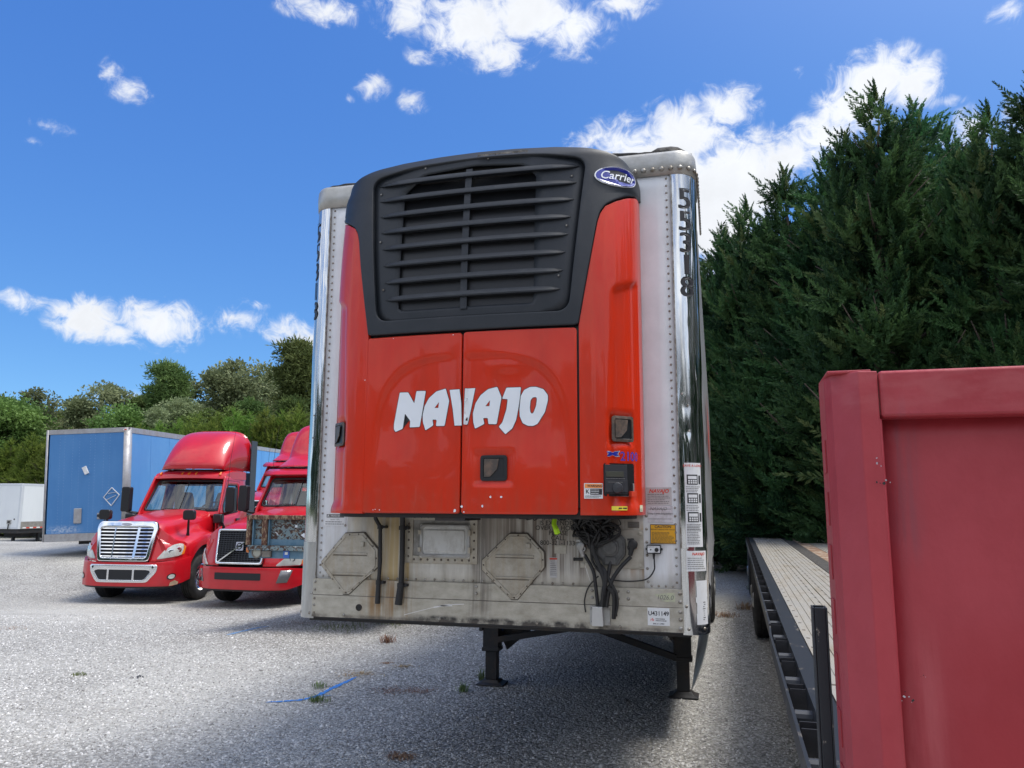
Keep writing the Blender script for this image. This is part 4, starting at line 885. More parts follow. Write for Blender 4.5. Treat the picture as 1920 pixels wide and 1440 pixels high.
def npmesh(name, V, F, tone=None):
    me = bpy.data.meshes.new(name); me.vertices.add(len(V)); me.vertices.foreach_set('co', np.ascontiguousarray(V, np.float32).ravel())
    k = F.shape[1]; me.loops.add(F.size); me.loops.foreach_set('vertex_index', np.ascontiguousarray(F, np.int32).ravel())
    me.polygons.add(len(F)); me.polygons.foreach_set('loop_start', np.arange(len(F), dtype=np.int32)*k)
    me.update(calc_edges=True); me.validate()
    if tone is not None: at = me.attributes.new('tone', 'FLOAT', 'POINT'); at.data.foreach_set('value', np.ascontiguousarray(tone, np.float32))
    return me
mg = bpy.data.materials.new('gravel'); mg.use_nodes = True; nt = mg.node_tree; b = nt.nodes['Principled BSDF']; b.inputs['Roughness'].default_value = .85; b.inputs['Specular IOR Level'].default_value = .25
tc = N('ShaderNodeTexCoord')
wn = N('ShaderNodeTexNoise'); wn.inputs['Scale'].default_value = 30; L(tc.outputs['Object'], wn.inputs['Vector'])
wv_ = N('ShaderNodeVectorMath', operation='MULTIPLY_ADD'); L(wn.outputs['Color'], wv_.inputs[0]); wv_.inputs[1].default_value = (.012,)*3; L(tc.outputs['Object'], wv_.inputs[2])
v1 = N('ShaderNodeTexVoronoi'); v1.inputs['Scale'].default_value = 36; L(wv_.outputs[0], v1.inputs['Vector'])
v2 = N('ShaderNodeTexVoronoi'); v2.inputs['Scale'].default_value = 105; L(wv_.outputs[0], v2.inputs['Vector'])
def ramp(src, stops):
    r = N('ShaderNodeValToRGB'); e = r.color_ramp.elements
    while len(e) < len(stops): e.new(.5)
    for q, (p, c) in zip(e, stops): q.position = p; q.color = (*c, 1)
    L(src, r.inputs[0]); return r.outputs[0]
def mixc(f, A, B, bt='MIX'):
    n = N('ShaderNodeMix', data_type='RGBA', blend_type=bt)
    for s_, v in (('Factor', f), ('A', A), ('B', B)):
        if isinstance(v, (int, float)): n.inputs[s_].default_value = v
        elif isinstance(v, tuple): n.inputs[s_].default_value = (*v, 1)
        else: L(v, n.inputs[s_])
    return n.outputs['Result']
def noise(sc, det=5, ro=.6, vec=None, st=None):
    n = N('ShaderNodeTexNoise'); n.inputs['Scale'].default_value = sc; n.inputs['Detail'].default_value = det; n.inputs['Roughness'].default_value = ro
    if st: mp = N('ShaderNodeMapping'); mp.inputs['Scale'].default_value = st; L(tc.outputs['Object'], mp.inputs[0]); L(mp.outputs[0], n.inputs['Vector'])
    else: L(vec or tc.outputs['Object'], n.inputs['Vector'])
    return n.outputs['Fac']
s1 = N('ShaderNodeSeparateColor'); L(v1.outputs['Color'], s1.inputs[0]); s2 = N('ShaderNodeSeparateColor'); L(v2.outputs['Color'], s2.inputs[0])
c1 = ramp(s1.outputs[0], [(0,(.16,.155,.145)),(.3,(.34,.335,.32)),(.6,(.48,.475,.455)),(.85,(.62,.61,.59)),(1,(.80,.79,.76))])
c2 = ramp(s2.outputs[0], [(0,(.20,.195,.185)),(.5,(.42,.41,.39)),(1,(.62,.61,.58))])
stone = mixc(ramp(noise(9, 4), [(.40,(0,0,0)),(.62,(1,1,1))]), c1, c2)
edge = ramp(v1.outputs['Distance'], [(0,(1,1,1)),(.40,(1,1,1)),(.80,(.22,.21,.20))]); stone = mixc(.8, stone, edge, 'MULTIPLY')
dust = ramp(noise(.23, 6, .55), [(.42,(0,0,0)),(.70,(1,1,1))]); stone = mixc(M('MULTIPLY', dust, .55), stone, (.66,.65,.61)); trk = ramp(noise(.55, 5, .6, st=(.25,1.4,1)), [(.44,(0,0,0)),(.60,(1,1,1))]); stone = mixc(M('MULTIPLY', trk, .28), stone, (.30,.29,.27)); drk = ramp(noise(1.1, 6, .7), [(.58,(0,0,0)),(.72,(1,1,1))]); stone = mixc(M('MULTIPLY', drk, .35), stone, (.20,.19,.175))
dn = ramp(noise(1.7, 7, .7, st=(1,.45,1)), [(.60,(0,0,0)),(.74,(1,1,1))]); stone = mixc(M('MULTIPLY', dn, .30), stone, (.27,.245,.20))
geo = N('ShaderNodeSeparateXYZ'); L(tc.outputs['Object'], geo.inputs[0])
# earth and grass beyond the lot
dist = N('ShaderNodeVectorMath', operation='LENGTH'); L(tc.outputs['Object'], dist.inputs[0])
fgr = ramp(M('ADD', M('MULTIPLY', dist.outputs['Value'], .01), M('MULTIPLY', noise(.2), .1)), [(.62,(0,0,0)),(.70,(1,1,1))])
stone = mixc(fgr, stone, (.07,.09,.035)); stone = mixc(1., stone, (1.0,.99,.96), 'MULTIPLY'); L(stone, b.inputs['Base Color'])
hgt = M('ADD', M('MULTIPLY', v1.outputs['Distance'], -1.0), M('ADD', M('MULTIPLY', v2.outputs['Distance'], -.3), M('MULTIPLY', noise(3, 4), .8)))
bp = N('ShaderNodeBump'); bp.inputs['Strength'].default_value = 1.; bp.inputs['Distance'].default_value = .022; L(hgt, bp.inputs['Height']); L(bp.outputs[0], b.inputs['Normal'])
gr = link('gravel_ground', npmesh('gravel_ground', V, F), None, mg, True); tag(gr, kind='structure')
# loose stones lying on it, near the camera
rng = np.random.default_rng(3)
def attr_mat(name, stops, rough=.8, trans=0., spec=.3, noi=None):
    global nt, tc
    m_ = bpy.data.materials.new(name); m_.use_nodes = True; nt = m_.node_tree; tc = N('ShaderNodeTexCoord'); b = nt.nodes['Principled BSDF']
    at = N('ShaderNodeAttribute'); at.attribute_name = 'tone'; c = ramp(at.outputs['Fac'], stops); oi = N('ShaderNodeObjectInfo'); hv = N('ShaderNodeHueSaturation'); L(M('MULTIPLY_ADD', oi.outputs['Random'], .05, .475), hv.inputs['Hue']); L(M('MULTIPLY_ADD', oi.outputs['Random'], .5, .8), hv.inputs['Value']); L(c, hv.inputs['Color']); c = hv.outputs[0]
    if noi: c = mixc(noi[1], c, ramp(noise(noi[0], 4), [(.3,(.55,.55,.55)),(.7,(1,1,1))]), 'MULTIPLY')
    L(c, b.inputs['Base Color']); b.inputs['Roughness'].default_value = rough; b.inputs['Specular IOR Level'].default_value = spec
    if trans:
        tb = N('ShaderNodeBsdfTranslucent'); L(c, tb.inputs[0]); ms = N('ShaderNodeMixShader'); ms.inputs[0].default_value = trans; L(b.outputs[0], ms.inputs[1]); L(tb.outputs[0], ms.inputs[2]); L(ms.outputs[0], nt.nodes['Material Output'].inputs[0])
    return m_
ns = 95000
lat = rng.uniform(-1, 1, ns*2); D = 3.6+11*rng.random(ns*2)**1.5
px_ = CAM[0]+math.cos(YAW)*lat*D*.72-math.sin(YAW)*D; py_ = CAM[1]+math.sin(YAW)*lat*D*.72+math.cos(YAW)*D
px_, py_, D = px_[:ns], py_[:ns], D[:ns]
sz = rng.uniform(.005, .0135, ns)*(1+.6*(rng.random(ns) < .04))
oc = np.array([(1,0,0),(-.9,.1,0),(0,1,.1),(.1,-.9,0),(.2,.1,.8),(-.3,.3,.65),(.1,-.4,.6)])
of = np.array([(0,2,4),(2,5,4),(2,1,5),(1,3,6),(1,6,5),(3,0,6),(0,4,6),(4,5,6)])
ang = rng.random(ns)*6.283; sc3 = rng.uniform(.6, 1.3, (ns, 3)); P = oc[None]*sc3[:, None]*(1+rng.uniform(-.2, .2, (ns, 7, 3)))*sz[:, None, None]
ca, sa = np.cos(ang)[:, None], np.sin(ang)[:, None]; P = np.stack([P[..., 0]*ca-P[..., 1]*sa, P[..., 0]*sa+P[..., 1]*ca, P[..., 2]], -1)
P += np.stack([px_, py_, gh(px_, py_)-.001], -1)[:, None]
Fq = (of[None]+7*np.arange(ns)[:, None, None]).reshape(-1, 3)
st = link('loose_gravel', npmesh('loose_gravel', P.reshape(-1, 3), Fq, np.repeat(rng.random(ns), 7)), None, attr_mat('loose_stone', [(0,(.17,.165,.155)),(.5,(.44,.435,.42)),(1,(.78,.77,.74))]))
tag(st, 'loose pale grey stones scattered over the gravel lot', 'gravel', kind='stuff')
def gz(x, y): return float(gh(x, y))
# painted blue marks
def stroke(name, pts, wd, mt, label, cat='paint line', lift=.006):
    m = MB(); rr = random.Random(len(label)); P_ = []
    for k in range(len(pts)-1):
        a, b_ = onZ(*pts[k], 0), onZ(*pts[k+1], 0)
        for q in range(14): P_.append(a+(b_-a)*q/14)
    P_.append(onZ(*pts[-1], 0)); d = P_[-1]-P_[0]; nx, ny = -d[1], d[0]; l = math.hypot(nx, ny); nx /= l; ny /= l; vs = []; 
    for k, p in enumerate(P_):
        tt = min(1, k/4, (len(P_)-1-k)/4)+.15; w_ = wd*tt*rr.uniform(.6, 1.15); o = rr.uniform(-.008, .008); z = gz(p[0], p[1])+lift
        vs += [(p[0]+nx*(w_+o), p[1]+ny*(w_+o), z), (p[0]-nx*(w_-o), p[1]-ny*(w_-o), z)]
    m.add(vs, [(2*k, 2*k+1, 2*k+3, 2*k+2) for k in range(len(P_)-1)]); return tag(m.build(name, mt), label, cat)
def holes(t, b, tcn, mp):
    n = t.nodes.new('ShaderNodeTexVoronoi'); n.inputs['Scale'].default_value = 90; t.links.new(tcn.outputs['Object'], n.inputs['Vector']); r = t.nodes.new('ShaderNodeMapRange'); r.inputs[1].default_value = .62; r.inputs[2].default_value = .80; r.inputs[3].default_value = 1; r.inputs[4].default_value = 0
    t.links.new(n.outputs['Distance'], r.inputs[0]); t.links.new(r.outputs[0], b.inputs['Alpha'])
bp_ = mat('blue_marking_paint', (.03,.20,.62), .7, 0, (.06,.28,.68), 30, extra=holes)
stroke('painted_mark', [(497,1318),(560,1314),(590,1308),(625,1290),(668,1270)], .028, bp_, 'bright blue sprayed line on the gravel in front of the landing leg')
bp2 = mat('faded_marking_paint', (.10,.26,.50), .8, 0, (.25,.34,.45), 20, extra=holes)
stroke('painted_mark', [(424,1188),(455,1180),(485,1172),(505,1170)], .035, bp2, 'faint blue sprayed line on the gravel near the red trucks')
stroke('painted_mark', [(585,1307),(600,1306),(622,1305)], .014, bp2, 'short faint blue stroke beside the bright blue line')
# weeds and dry debris
def tuft(px, py, r, h, n, mt, label, cat, name, flatk=1.):
    c = onZ(px, py, 0); rr = np.random.default_rng(int(px*7+py)); x = rr.normal(0, r, n); y = rr.normal(0, r*.8, n); a = rr.random(n)*6.283; hh = h*rr.uniform(.4, 1, n); ln = rr.uniform(.2, 1.1, n)*flatk
    bx = np.stack([x, y, np.zeros(n)], -1); tip = bx+np.stack([np.cos(a)*ln*hh, np.sin(a)*ln*hh, hh*(1 if flatk < 2 else .25)], -1); mid = (bx+tip)/2+np.array([0,0,1])*hh[:, None]*.18; sd_ = np.stack([-np.sin(a), np.cos(a), 0*a], -1)*.0035
    V = np.stack([bx-sd_, bx+sd_, mid+sd_, mid-sd_, tip+sd_*.2, tip-sd_*.2], 1).reshape(-1, 3); k = np.arange(n)[:, None]*6
    F = np.concatenate([k+np.array([[0,1,2,3]]), k+np.array([[3,2,4,5]])]); o = link(name, npmesh(name, V, F, np.repeat(rr.random(n), 6)), None, mt); o.location = (c[0], c[1], gz(c[0], c[1])+.004); return tag(o, label, cat)
wg = attr_mat('weed_leaf', [(0,(.08,.12,.04)),(1,(.22,.27,.11))], trans=.3); wd_ = attr_mat('dry_weed', [(0,(.16,.08,.045)),(.6,(.28,.16,.09)),(1,(.42,.30,.17))], .9)
tuft(594,1316,.05,.07,90,wg,'small green weed at the end of the bright blue line','weed','weed'); tuft(868,1297,.025,.09,60,wg,'small green weed left of the far landing leg foot','weed','weed')
tuft(903,1276,.02,.15,30,wg,'thin tall weed touching the left foot plate','weed','weed'); tuft(737,1170,.16,.10,150,wg,'wide green weed patch in the shadow under the trailer edge','weed','weed')
tuft(640,1178,.22,.08,120,wg,'low green weed in the shadow by the trailer corner','weed','weed'); tuft(1412,1106,.10,.12,90,wg,'green weed on gravel between the two trailers','weed','weed'); tuft(600,1290,.04,.07,40,wg,'tiny pale weed on gravel above the blue line bend','weed','weed')
tuft(726,1205,.05,.11,90,wd_,'tan dry weed at the edge of the trailer shadow','dry weed','dry_weed'); tuft(672,1264,.10,.03,160,wd_,'brown debris at the upper end of the blue line','dry weed','dry_weed',2.4)
tuft(757,1250,.06,.03,90,wd_,'small brown debris clump right of the blue line','dry weed','dry_weed',2.4); tuft(726,1244,.035,.03,50,wd_,'tiny brown clump above the blue line end','dry weed','dry_weed',2.4)
tuft(735,1296,.11,.03,150,wd_,'brown dry litter left of the landing leg','dry weed','dry_weed',2.4); tuft(790,1297,.08,.03,110,wd_,'brown dry litter nearest the green weed','dry weed','dry_weed',2.4)
tuft(752,1419,.055,.03,220,wd_,'dark brown dry clump at the bottom edge of the lot','dry weed','dry_weed',2.2); tuft(1398,1143,.10,.14,110,wd_,'rust brown dry weed beside the flatbed tyre','dry weed','dry_weed'); tuft(1360,1157,.10,.10,120,wd_,'red brown dry weed at the white trailer tyre','dry weed','dry_weed')
tuft(150,1266,.05,.03,60,wg,'thin green weed on the bright gravel at left','weed','weed'); tuft(20,1170,.16,.03,100,wd_,'brown litter streak at the far left edge','dry weed','dry_weed',2.5)
tuft(560,1165,.2,.03,130,wd_,'pale brown litter by the white trailer corner','dry weed','dry_weed',2.4); tuft(1243,1325-10,.03,.02,1,wd_,'single dry stalk near the right foot plate','dry weed','dry_weed',2.4)
def litter(px, py, r, n, mt, label):
    c = onZ(px, py, 0); m = MB(); rr = random.Random(px)
    for k in range(n):
        x, y = rr.gauss(0, r), rr.gauss(0, r*.5); a = rr.random()*6.28; l = rr.uniform(.02, .05); m.bar((x, y, .008), (x+l*math.cos(a), y+l*math.sin(a), .012+rr.random()*.012), .014, .004)
    o = m.build('bark_litter', mt); o.location = (c[0], c[1], gz(c[0], c[1])); return tag(o, label, 'litter')
litter(1170,1314,.07,9,MT['under'],'black rubber scrap on gravel between the landing legs'); litter(255,1271-0,.06,5,MT['under'],'small black scrap on sunlit gravel at left')
# kerb and mulch at the foot of the conifers
a, b_ = onZ(1290,1052,0), onZ(1450,1076,0); d = (b_-a)/np.linalg.norm(b_-a); m = MB()
m.bar(tuple(a-d*9+np.array([0,0,.05])), tuple(b_+d*8+np.array([0,0,.05])), .16, .14); tag(m.build('kerb', mat('old_concrete', (.20,.185,.16), .85, 0, (.13,.12,.10), 4), bevel=.01), kind='structure')
nn_ = np.array([-d[1], d[0], 0]); q = [a-d*9, b_+d*8, b_+d*8+nn_*14, a-d*9+nn_*14]
m = MB(); m.add([tuple(p+np.array([0,0,.03])) for p in q], [(0,1,2,3)]); tag(m.build('mulch_bed', mat('mulch', (.045,.025,.018), .95, 0, (.10,.055,.035), 9, .4, .7, bump=.04, bs=14)), kind='structure')
# ================================================================== TREES
def nrm(v): return v/np.maximum(np.linalg.norm(v, axis=-1, keepdims=True), 1e-9)
def blades(base, dirn, ln, wd, rng):
    sd_ = nrm(np.cross(dirn, nrm(rng.normal(size=dirn.shape)))); mid = base+dirn*ln[:, None]*.45
    return np.stack([base, mid+sd_*wd[:, None], base+dirn*ln[:, None], mid-sd_*wd[:, None]], 1)
def plumes(c, ax, Ln, B, rng, spread=.8, thin=.13, k=.42):
    """feathery sprays: c bases (N,3), ax unit axes, Ln lengths, B blades each"""
    n = len(c); t = rng.uniform(.02, 1, (n, B)); axr = np.repeat(ax[:, None], B, 1); rad = nrm(np.cross(axr, rng.normal(size=(n, B, 3))))
    sp = (spread*(1.05-.65*t))[..., None]; d = nrm(axr*(1-.25*sp)+rad*sp); base = c[:, None]+axr*(t*Ln[:, None])[..., None]
    ln = Ln[:, None]*(k*(1-t)+.13*min(1, k/.3))*rng.uniform(.7, 1.2, (n, B)); return blades(base.reshape(-1, 3), d.reshape(-1, 3), ln.ravel(), (ln*thin).ravel(), rng)
def quadmesh(name, Q, tone): return npmesh(name, Q.reshape(-1, 3), np.arange(len(Q)*4).reshape(-1, 4), np.repeat(tone, 4))
def cypress(seed, H=10.5, N=1900, B=84):
    rng = np.random.default_rng(seed); Qs = []; T = []
    # a few leaders give an uneven top
    lead = [(0, 0, 1.0)]+[(rng.uniform(-1., 1.), rng.uniform(-1., 1.), rng.uniform(.82, .95)) for _ in range(4)]
    def Rad(h): return 1.95*np.clip(np.minimum(1, (1-h)*1.45), .0, 1)**.95*(.75+.25*np.minimum(1, h*6))
    nC = 250; h = rng.random(nC*3)**.9; keep = rng.random(nC*3) < (Rad(h)+.3)/2.5; h = h[keep][:nC]; nC = len(h); th = rng.random(nC)*6.283
    r = Rad(h)*(1+.16*np.sin(th*3+h*11+seed)+.12*np.sin(th*5-h*23))*np.where(rng.random(nC) < .8, rng.uniform(.72, .95, nC), rng.uniform(.3, .7, nC))
    cc = np.stack([r*np.cos(th), r*np.sin(th), h*H*.95+.1], -1); out = np.stack([np.cos(th), np.sin(th), 0*th], -1)
    cax = nrm(out*rng.uniform(.5, 1.0, nC)[:, None]+np.array([0,0,1.])*rng.uniform(.35, .9, nC)[:, None]+rng.normal(0, .12, (nC, 3)))
    K = 9; cs = rng.uniform(.7, 1.25, nC)*(1.05-.4*h)
    c = (np.repeat(cc, K, 0)+rng.normal(0, .16, (nC*K, 3))); ax = nrm(np.repeat(cax, K, 0)+rng.normal(0, .36, (nC*K, 3))); Ln = np.repeat(cs, K)*rng.uniform(.6, 1.05, nC*K)
    Qs.append(plumes(c, ax, Ln, B, rng, .95, .14, .17)); T.append(np.repeat(np.clip(np.repeat(rng.random(nC), K)*.8+rng.random(nC*K)*.2, 0, 1), B))
    # inner sprays, all in the darkest leaf tone
    nI = 260; h = rng.random(nI)*.85; th = rng.random(nI)*6.283; r = Rad(h)*rng.uniform(.05, .55, nI); c = np.stack([r*np.cos(th), r*np.sin(th), h*H], -1)
    Qs.append(plumes(c, nrm(np.stack([np.cos(th), np.sin(th), .4+0*th], -1)), rng.uniform(.5, .9, nI), 40, rng, 1., .10, .2)); T.append(np.repeat(np.zeros(nI), 40))
    for lx, ly, top in lead:
        n2 = 46; hh = np.linspace(top-.20, top+.0, n2); th = rng.random(n2)*6.283; rr_ = (top-hh)*3.0*rng.uniform(.2, 1, n2)
        c = np.stack([lx*(1-.3*(top-hh)/.2)*0+lx+rr_*np.cos(th), ly+rr_*np.sin(th), hh*H], -1); ax = nrm(np.stack([np.cos(th)*.55, np.sin(th)*.55, np.ones(n2)], -1)+rng.normal(0, .1, (n2, 3)))
        Ln = .22+.50*(top-hh)/.2*rng.uniform(.6, 1, n2)+.12; Qs.append(plumes(c, ax, Ln, B, rng, .75, .15, .20)); T.append(np.repeat(rng.random(n2), B))
    return quadmesh('cypress_crown', np.concatenate(Qs), np.concatenate(T))
leafD = attr_mat('cypress_leaf', [(0,(.018,.050,.022)),(.4,(.040,.105,.038)),(.8,(.085,.185,.060)),(1,(.15,.20,.075))], .6, .30, .25)
leafO = attr_mat('olive_cypress_leaf', [(0,(.08,.14,.025)),(.6,(.17,.26,.045)),(1,(.27,.35,.075))], .6, .35, .2)
leafB = attr_mat('broad_leaf', [(0,(.08,.14,.035)),(.6,(.15,.23,.055)),(1,(.24,.33,.10))], .6, .3, .3)
leafG = attr_mat('greygreen_leaf', [(0,(.15,.19,.09)),(.6,(.24,.28,.14)),(1,(.34,.38,.22))], .7, .3, .2)
leafP = attr_mat('pine_needle', [(0,(.07,.11,.035)),(.5,(.13,.18,.055)),(1,(.25,.29,.09))], .7, .2, .2)
bark = mat('tree_bark', (.10,.075,.055), .9, 0, (.05,.038,.03), 6, .4, .65, (3,3,.6), bump=.02, bs=10)
def trunkmesh(H, r0, limbs, seed):
    rr = random.Random(seed); m = MB(); pts = [(rr.uniform(-.04,.04)*k, rr.uniform(-.04,.04)*k, H*k/7) for k in range(8)]; m.tube(pts, [r0*(1-.88*k/7)*(1.25 if k == 0 else 1) for k in range(8)], 10)
    for k in range(limbs):
        h = rr.uniform(.25, .92); a = rr.random()*6.28; l = (1.05-h)*H*.28+.3; i = min(6, int(h*7)); p = Vector(pts[i]).lerp(Vector(pts[i+1]), h*7-i)
        q = p+Vector((math.cos(a)*l*.5, math.sin(a)*l*.5, l*.22)); e = p+Vector((math.cos(a)*l, math.sin(a)*l, l*.62)); m.tube([p, q, e], [r0*(1-h)*.5+.015, r0*(1-h)*.3+.01, .008], 6)
    me = bpy.data.meshes.new('trunk'); me.from_pydata(m.v, [], m.f); me.shade_smooth(); return me
def plant(kind, crown, trunk, leaf, x, y, scale, rz, label, cat, group, sxy=1., z=None):
    e = empty(kind, (x, y, gz(x, y) if z is None else z), rz, label=label, cat=cat, group=group); e.scale = (scale*sxy, scale*sxy, scale)
    for nm, me, mt in (('crown', crown, leaf), ('trunk', trunk, bark)):
        o = bpy.data.objects.new(nm, me); col.objects.link(o); o.parent = e
        if not me.materials: me.materials.append(None)
        o.material_slots[0].link = 'OBJECT'; o.material_slots[0].material = mt
    return e
CY = [cypress(k) for k in (1, 2, 3)]; CT = trunkmesh(9.8, .17, 16, 5)
def topscale(px, ytop, D, H):      # tree height from where its top stands against the sky
    p = atD(px, ytop, D); x, y = p[0], p[1]; return x, y, (p[2]-gz(x, y))/H
rows = [(1318,500,27.5,'farthest dark conifer just showing past the white trailer'),(1352,425,25.5,'dark conifer second past the white trailer corner'),(1400,378,23.5,'dark conifer standing over the far end of the flatbed'),(1470,318,21.5,'dark conifer left of the tallest conifer'),
 (1545,285,20,'dark conifer with a broad shoulder just left of the tallest spire'),(1640,168,17.8,'dark conifer with the tallest pointed spire against the cloud'),(1712,195,19,'dark conifer right behind the tallest spire'),(1765,232,20.5,'dark conifer with a low top in the dip right of the tall spires'),
 (1850,205,16,'dark conifer above the red headboard, second from the right edge'),(1935,150,15,'dark conifer cut by the right edge of the photo'),(2050,120,15.5,'dark conifer outside the right edge')]
for k, (px, yt, D, lb) in enumerate(rows[:-1]):
    x, y, s = topscale(px, yt, D, 10.55); plant('leyland_cypress', CY[k % 3], CT, leafD, x, y, s, k*2.1+.4, lb, 'conifer', 'tall dark conifers along the right side of the lot', 1.0)
for k, (px, yt, D, lb) in enumerate([(1430,420,27,'dark conifer in the second row behind the flatbed end'),(1580,330,25,'dark conifer in the second row behind the tallest spire'),(1690,300,24,'dark conifer in the second row right of the tallest spire'),(1800,290,22,'dark conifer in the second row filling the dip at right'),(1890,290,21,'dark conifer in the second row behind the right edge')]):
    x, y, s = topscale(px, yt, D, 10.55); plant('leyland_cypress', CY[(k+1) % 3], CT, leafD, x, y, s, k*1.7+2.4, lb, 'conifer', 'tall dark conifers along the right side of the lot', 1.15)
for k, (x, y, s_) in enumerate([(10.2,8.6,1.0),(12.0,6.0,1.05),(13.4,3.0,.98),(14.4,-.2,1.04),(15.0,-3.6,1.0),(15.4,-7,1.02)]):
    plant('leyland_cypress', CY[k % 3], CT, leafD, x, y, s_, k*1.3, 'dark conifer outside the right edge, %s past the headboard' % ['first','second','third','fourth','fifth','sixth'][k], 'conifer', 'tall dark conifers along the right side of the lot', 1.12)
# hedge conifers behind the parked trailers on the left (sunlit, olive)
CY2 = [cypress(11, N=900, B=40), cypress(12, N=900, B=40)]
hl = ['at the far left edge, over the white trailer','above the white trailer roof','above the corner of the white trailer','between the white and blue trailers','half hidden behind the left edge of the blue trailer']
for k, (px, yt, D) in enumerate([(-30,812,57),(22,822,56),(62,812,55),(100,818,54)]):
    x, y, s = topscale(px, yt, D, 10.55); plant('leyland_cypress', CY2[k % 2], CT, leafO, x, y, s, k*1.3, 'olive green conifer in the hedge '+hl[k], 'conifer', 'olive hedge conifers behind the parked trailers', 1.35)
for k, (px, yt) in enumerate([(262,796),(300,790),(338,786),(372,778),(408,774),(440,766),(470,774),(500,765),(530,770),(560,758),(592,765)]):
    x, y, s = topscale(px, yt, 47, 10.55)
    nm = ['over the silver corner of the blue trailer','just right of the blue trailer corner','over the roof of the nearest red truck','above the air fairing of the nearest red truck','second above the fairing of the nearest red truck','above the rear edge of the fairing','above the gap between the two red trucks','behind the thin antennas','just left of the second truck roof','above the roof of the second red truck','touching the white trailer edge']
    plant('leyland_cypress', CY2[k % 2], CT, leafO, x, y, s, k*1.9, 'bright green conifer in the hedge '+nm[k], 'conifer', 'olive hedge conifers behind the parked trailers', 1.25)
# mixed wood behind
def blobtree(seed, kind):
    rng = np.random.default_rng(seed); rr = random.Random(seed); Qs = []; T = []
    if kind == 'pine':
        bl = [(rr.gauss(0, 1.5)*(1.25-h), rr.gauss(0, 1.5)*(1.25-h), 5+h*9.0, rr.uniform(.75, 1.3), .55) for h in [rr.random() for _ in range(30)]]+[(0,0,14,1.1,.7),(.6,.3,13.2,1.2,.7)]
        n = 900; ls = (.28, .50); thin = .12
    elif kind == 'broad':
        bl = [(rr.gauss(0, 1.9), rr.gauss(0, 1.9), 4+9.5*rr.random()**.8, rr.uniform(1.1, 1.9), .8) for _ in range(30)]; bl = [(x*(1.15-max(0, z-9)/9), y*(1.15-max(0, z-9)/9), z, r, q) for x, y, z, r, q in bl]+[(.2,0,13.4,1.2,.8)]; n = 1000; ls = (.20, .36); thin = .36
    else:
        bl = [(rr.gauss(0, 1.7), rr.gauss(0, 1.7), 3.5+10*rr.random(), rr.uniform(.8, 1.5), .9) for _ in range(34)]+[(0,.2,13.8,.9,1)]; n = 800; ls = (.18, .36); thin = .30
    for (x, y, z, r, q) in bl:
        d = nrm(rng.normal(size=(n, 3))); rad = r*rng.uniform(.45, 1.05, n)*(1+.22*np.sin(d[:, 0]*6+seed)+.2*np.sin(d[:, 2]*7)); p = np.array([x, y, z])+d*rad[:, None]*np.array([1, 1, q])
        dr = nrm(d+rng.normal(0, .8, (n, 3))+np.array([0, 0, .5 if kind == 'pine' else .1])); ln = rng.uniform(*ls, n)
        Qs.append(blades(p, dr, ln, ln*thin, rng)); T.append(np.clip(rng.random()*.55+rng.random(n)*.2+.25*(d[:, 2]*.5+.5)*0, 0, 1))
    return quadmesh(kind+'_crown', np.concatenate(Qs), np.concatenate(T))
KM = {k: [blobtree(s, k) for s in ss] for k, ss in (('pine', (21, 22)), ('broad', (31, 32, 33)), ('loose', (41, 42)))}
BT = trunkmesh(13, .24, 14, 9); LF = {'pine': leafP, 'broad': leafB, 'loose': leafG}
WT = [(-40,735,62,'broad','bright green leafy tree at the far left edge'),(15,742,60,'broad','bright green leafy tree second from the left edge'),(62,730,66,'loose','pale leafy tree rising behind the leftmost green trees'),(120,764,78,'broad','distant low green tree over the left part of the blue trailer'),(158,768,80,'pine','distant low pine left of the pale tall tree'),
 (205,722,64,'loose','pale grey green tree above the blue trailer corner'),(238,762,60,'broad','green tree tucked below the pale grey green tree'),(280,742,66,'pine','dark pine left of the tallest left pine'),(318,684,62,'pine','dark pine with an open ragged top over the first red truck'),(352,748,58,'loose','pale leafy tree in front of the ragged pine'),
 (405,700,66,'loose','wispy grey green tree left of centre in the wood'),(440,676,64,'loose','tallest wispy grey green tree in the wood'),(395,764,58,'broad','green tree below the wispy trees'),(482,712,68,'loose','wispy grey green tree right of the tallest wispy one'),(470,752,60,'pine','low pine between the wispy trees and the big pine'),
 (520,700,70,'pine','dark pine just left of the tallest pine'),(562,642,58,'pine','tallest pine with rounded needle clumps beside the white trailer'),(598,690,60,'pine','pine half hidden by the white trailer edge'),(300,772,74,'broad','low green tree behind the hedge left of the first truck'),(90,780,70,'broad','low green tree between the left trees and the blue trailer'),(545,748,56,'pine','low pine at the foot of the tallest pine'),(350,776,72,'broad','low green tree behind the hedge over the first truck'),(430,772,72,'broad','low green tree behind the hedge between the trucks'),(180,785,70,'loose','low pale tree behind the blue trailer roof'),(500,772,70,'broad','low green tree behind the hedge right of the antennas')]
for k, (px, yt, D, kd, lb) in enumerate(WT):
    x, y, s = topscale(px, yt, D, 14.6); plant({'pine': 'pine_tree', 'broad': 'broadleaf_tree', 'loose': 'wispy_tree'}[kd], KM[kd][k % len(KM[kd])], BT, LF[kd], x, y, s, k*2.3, lb, 'tree', 'mixed trees of the wood behind the lot', 1.0 if kd == 'pine' else 1.1)
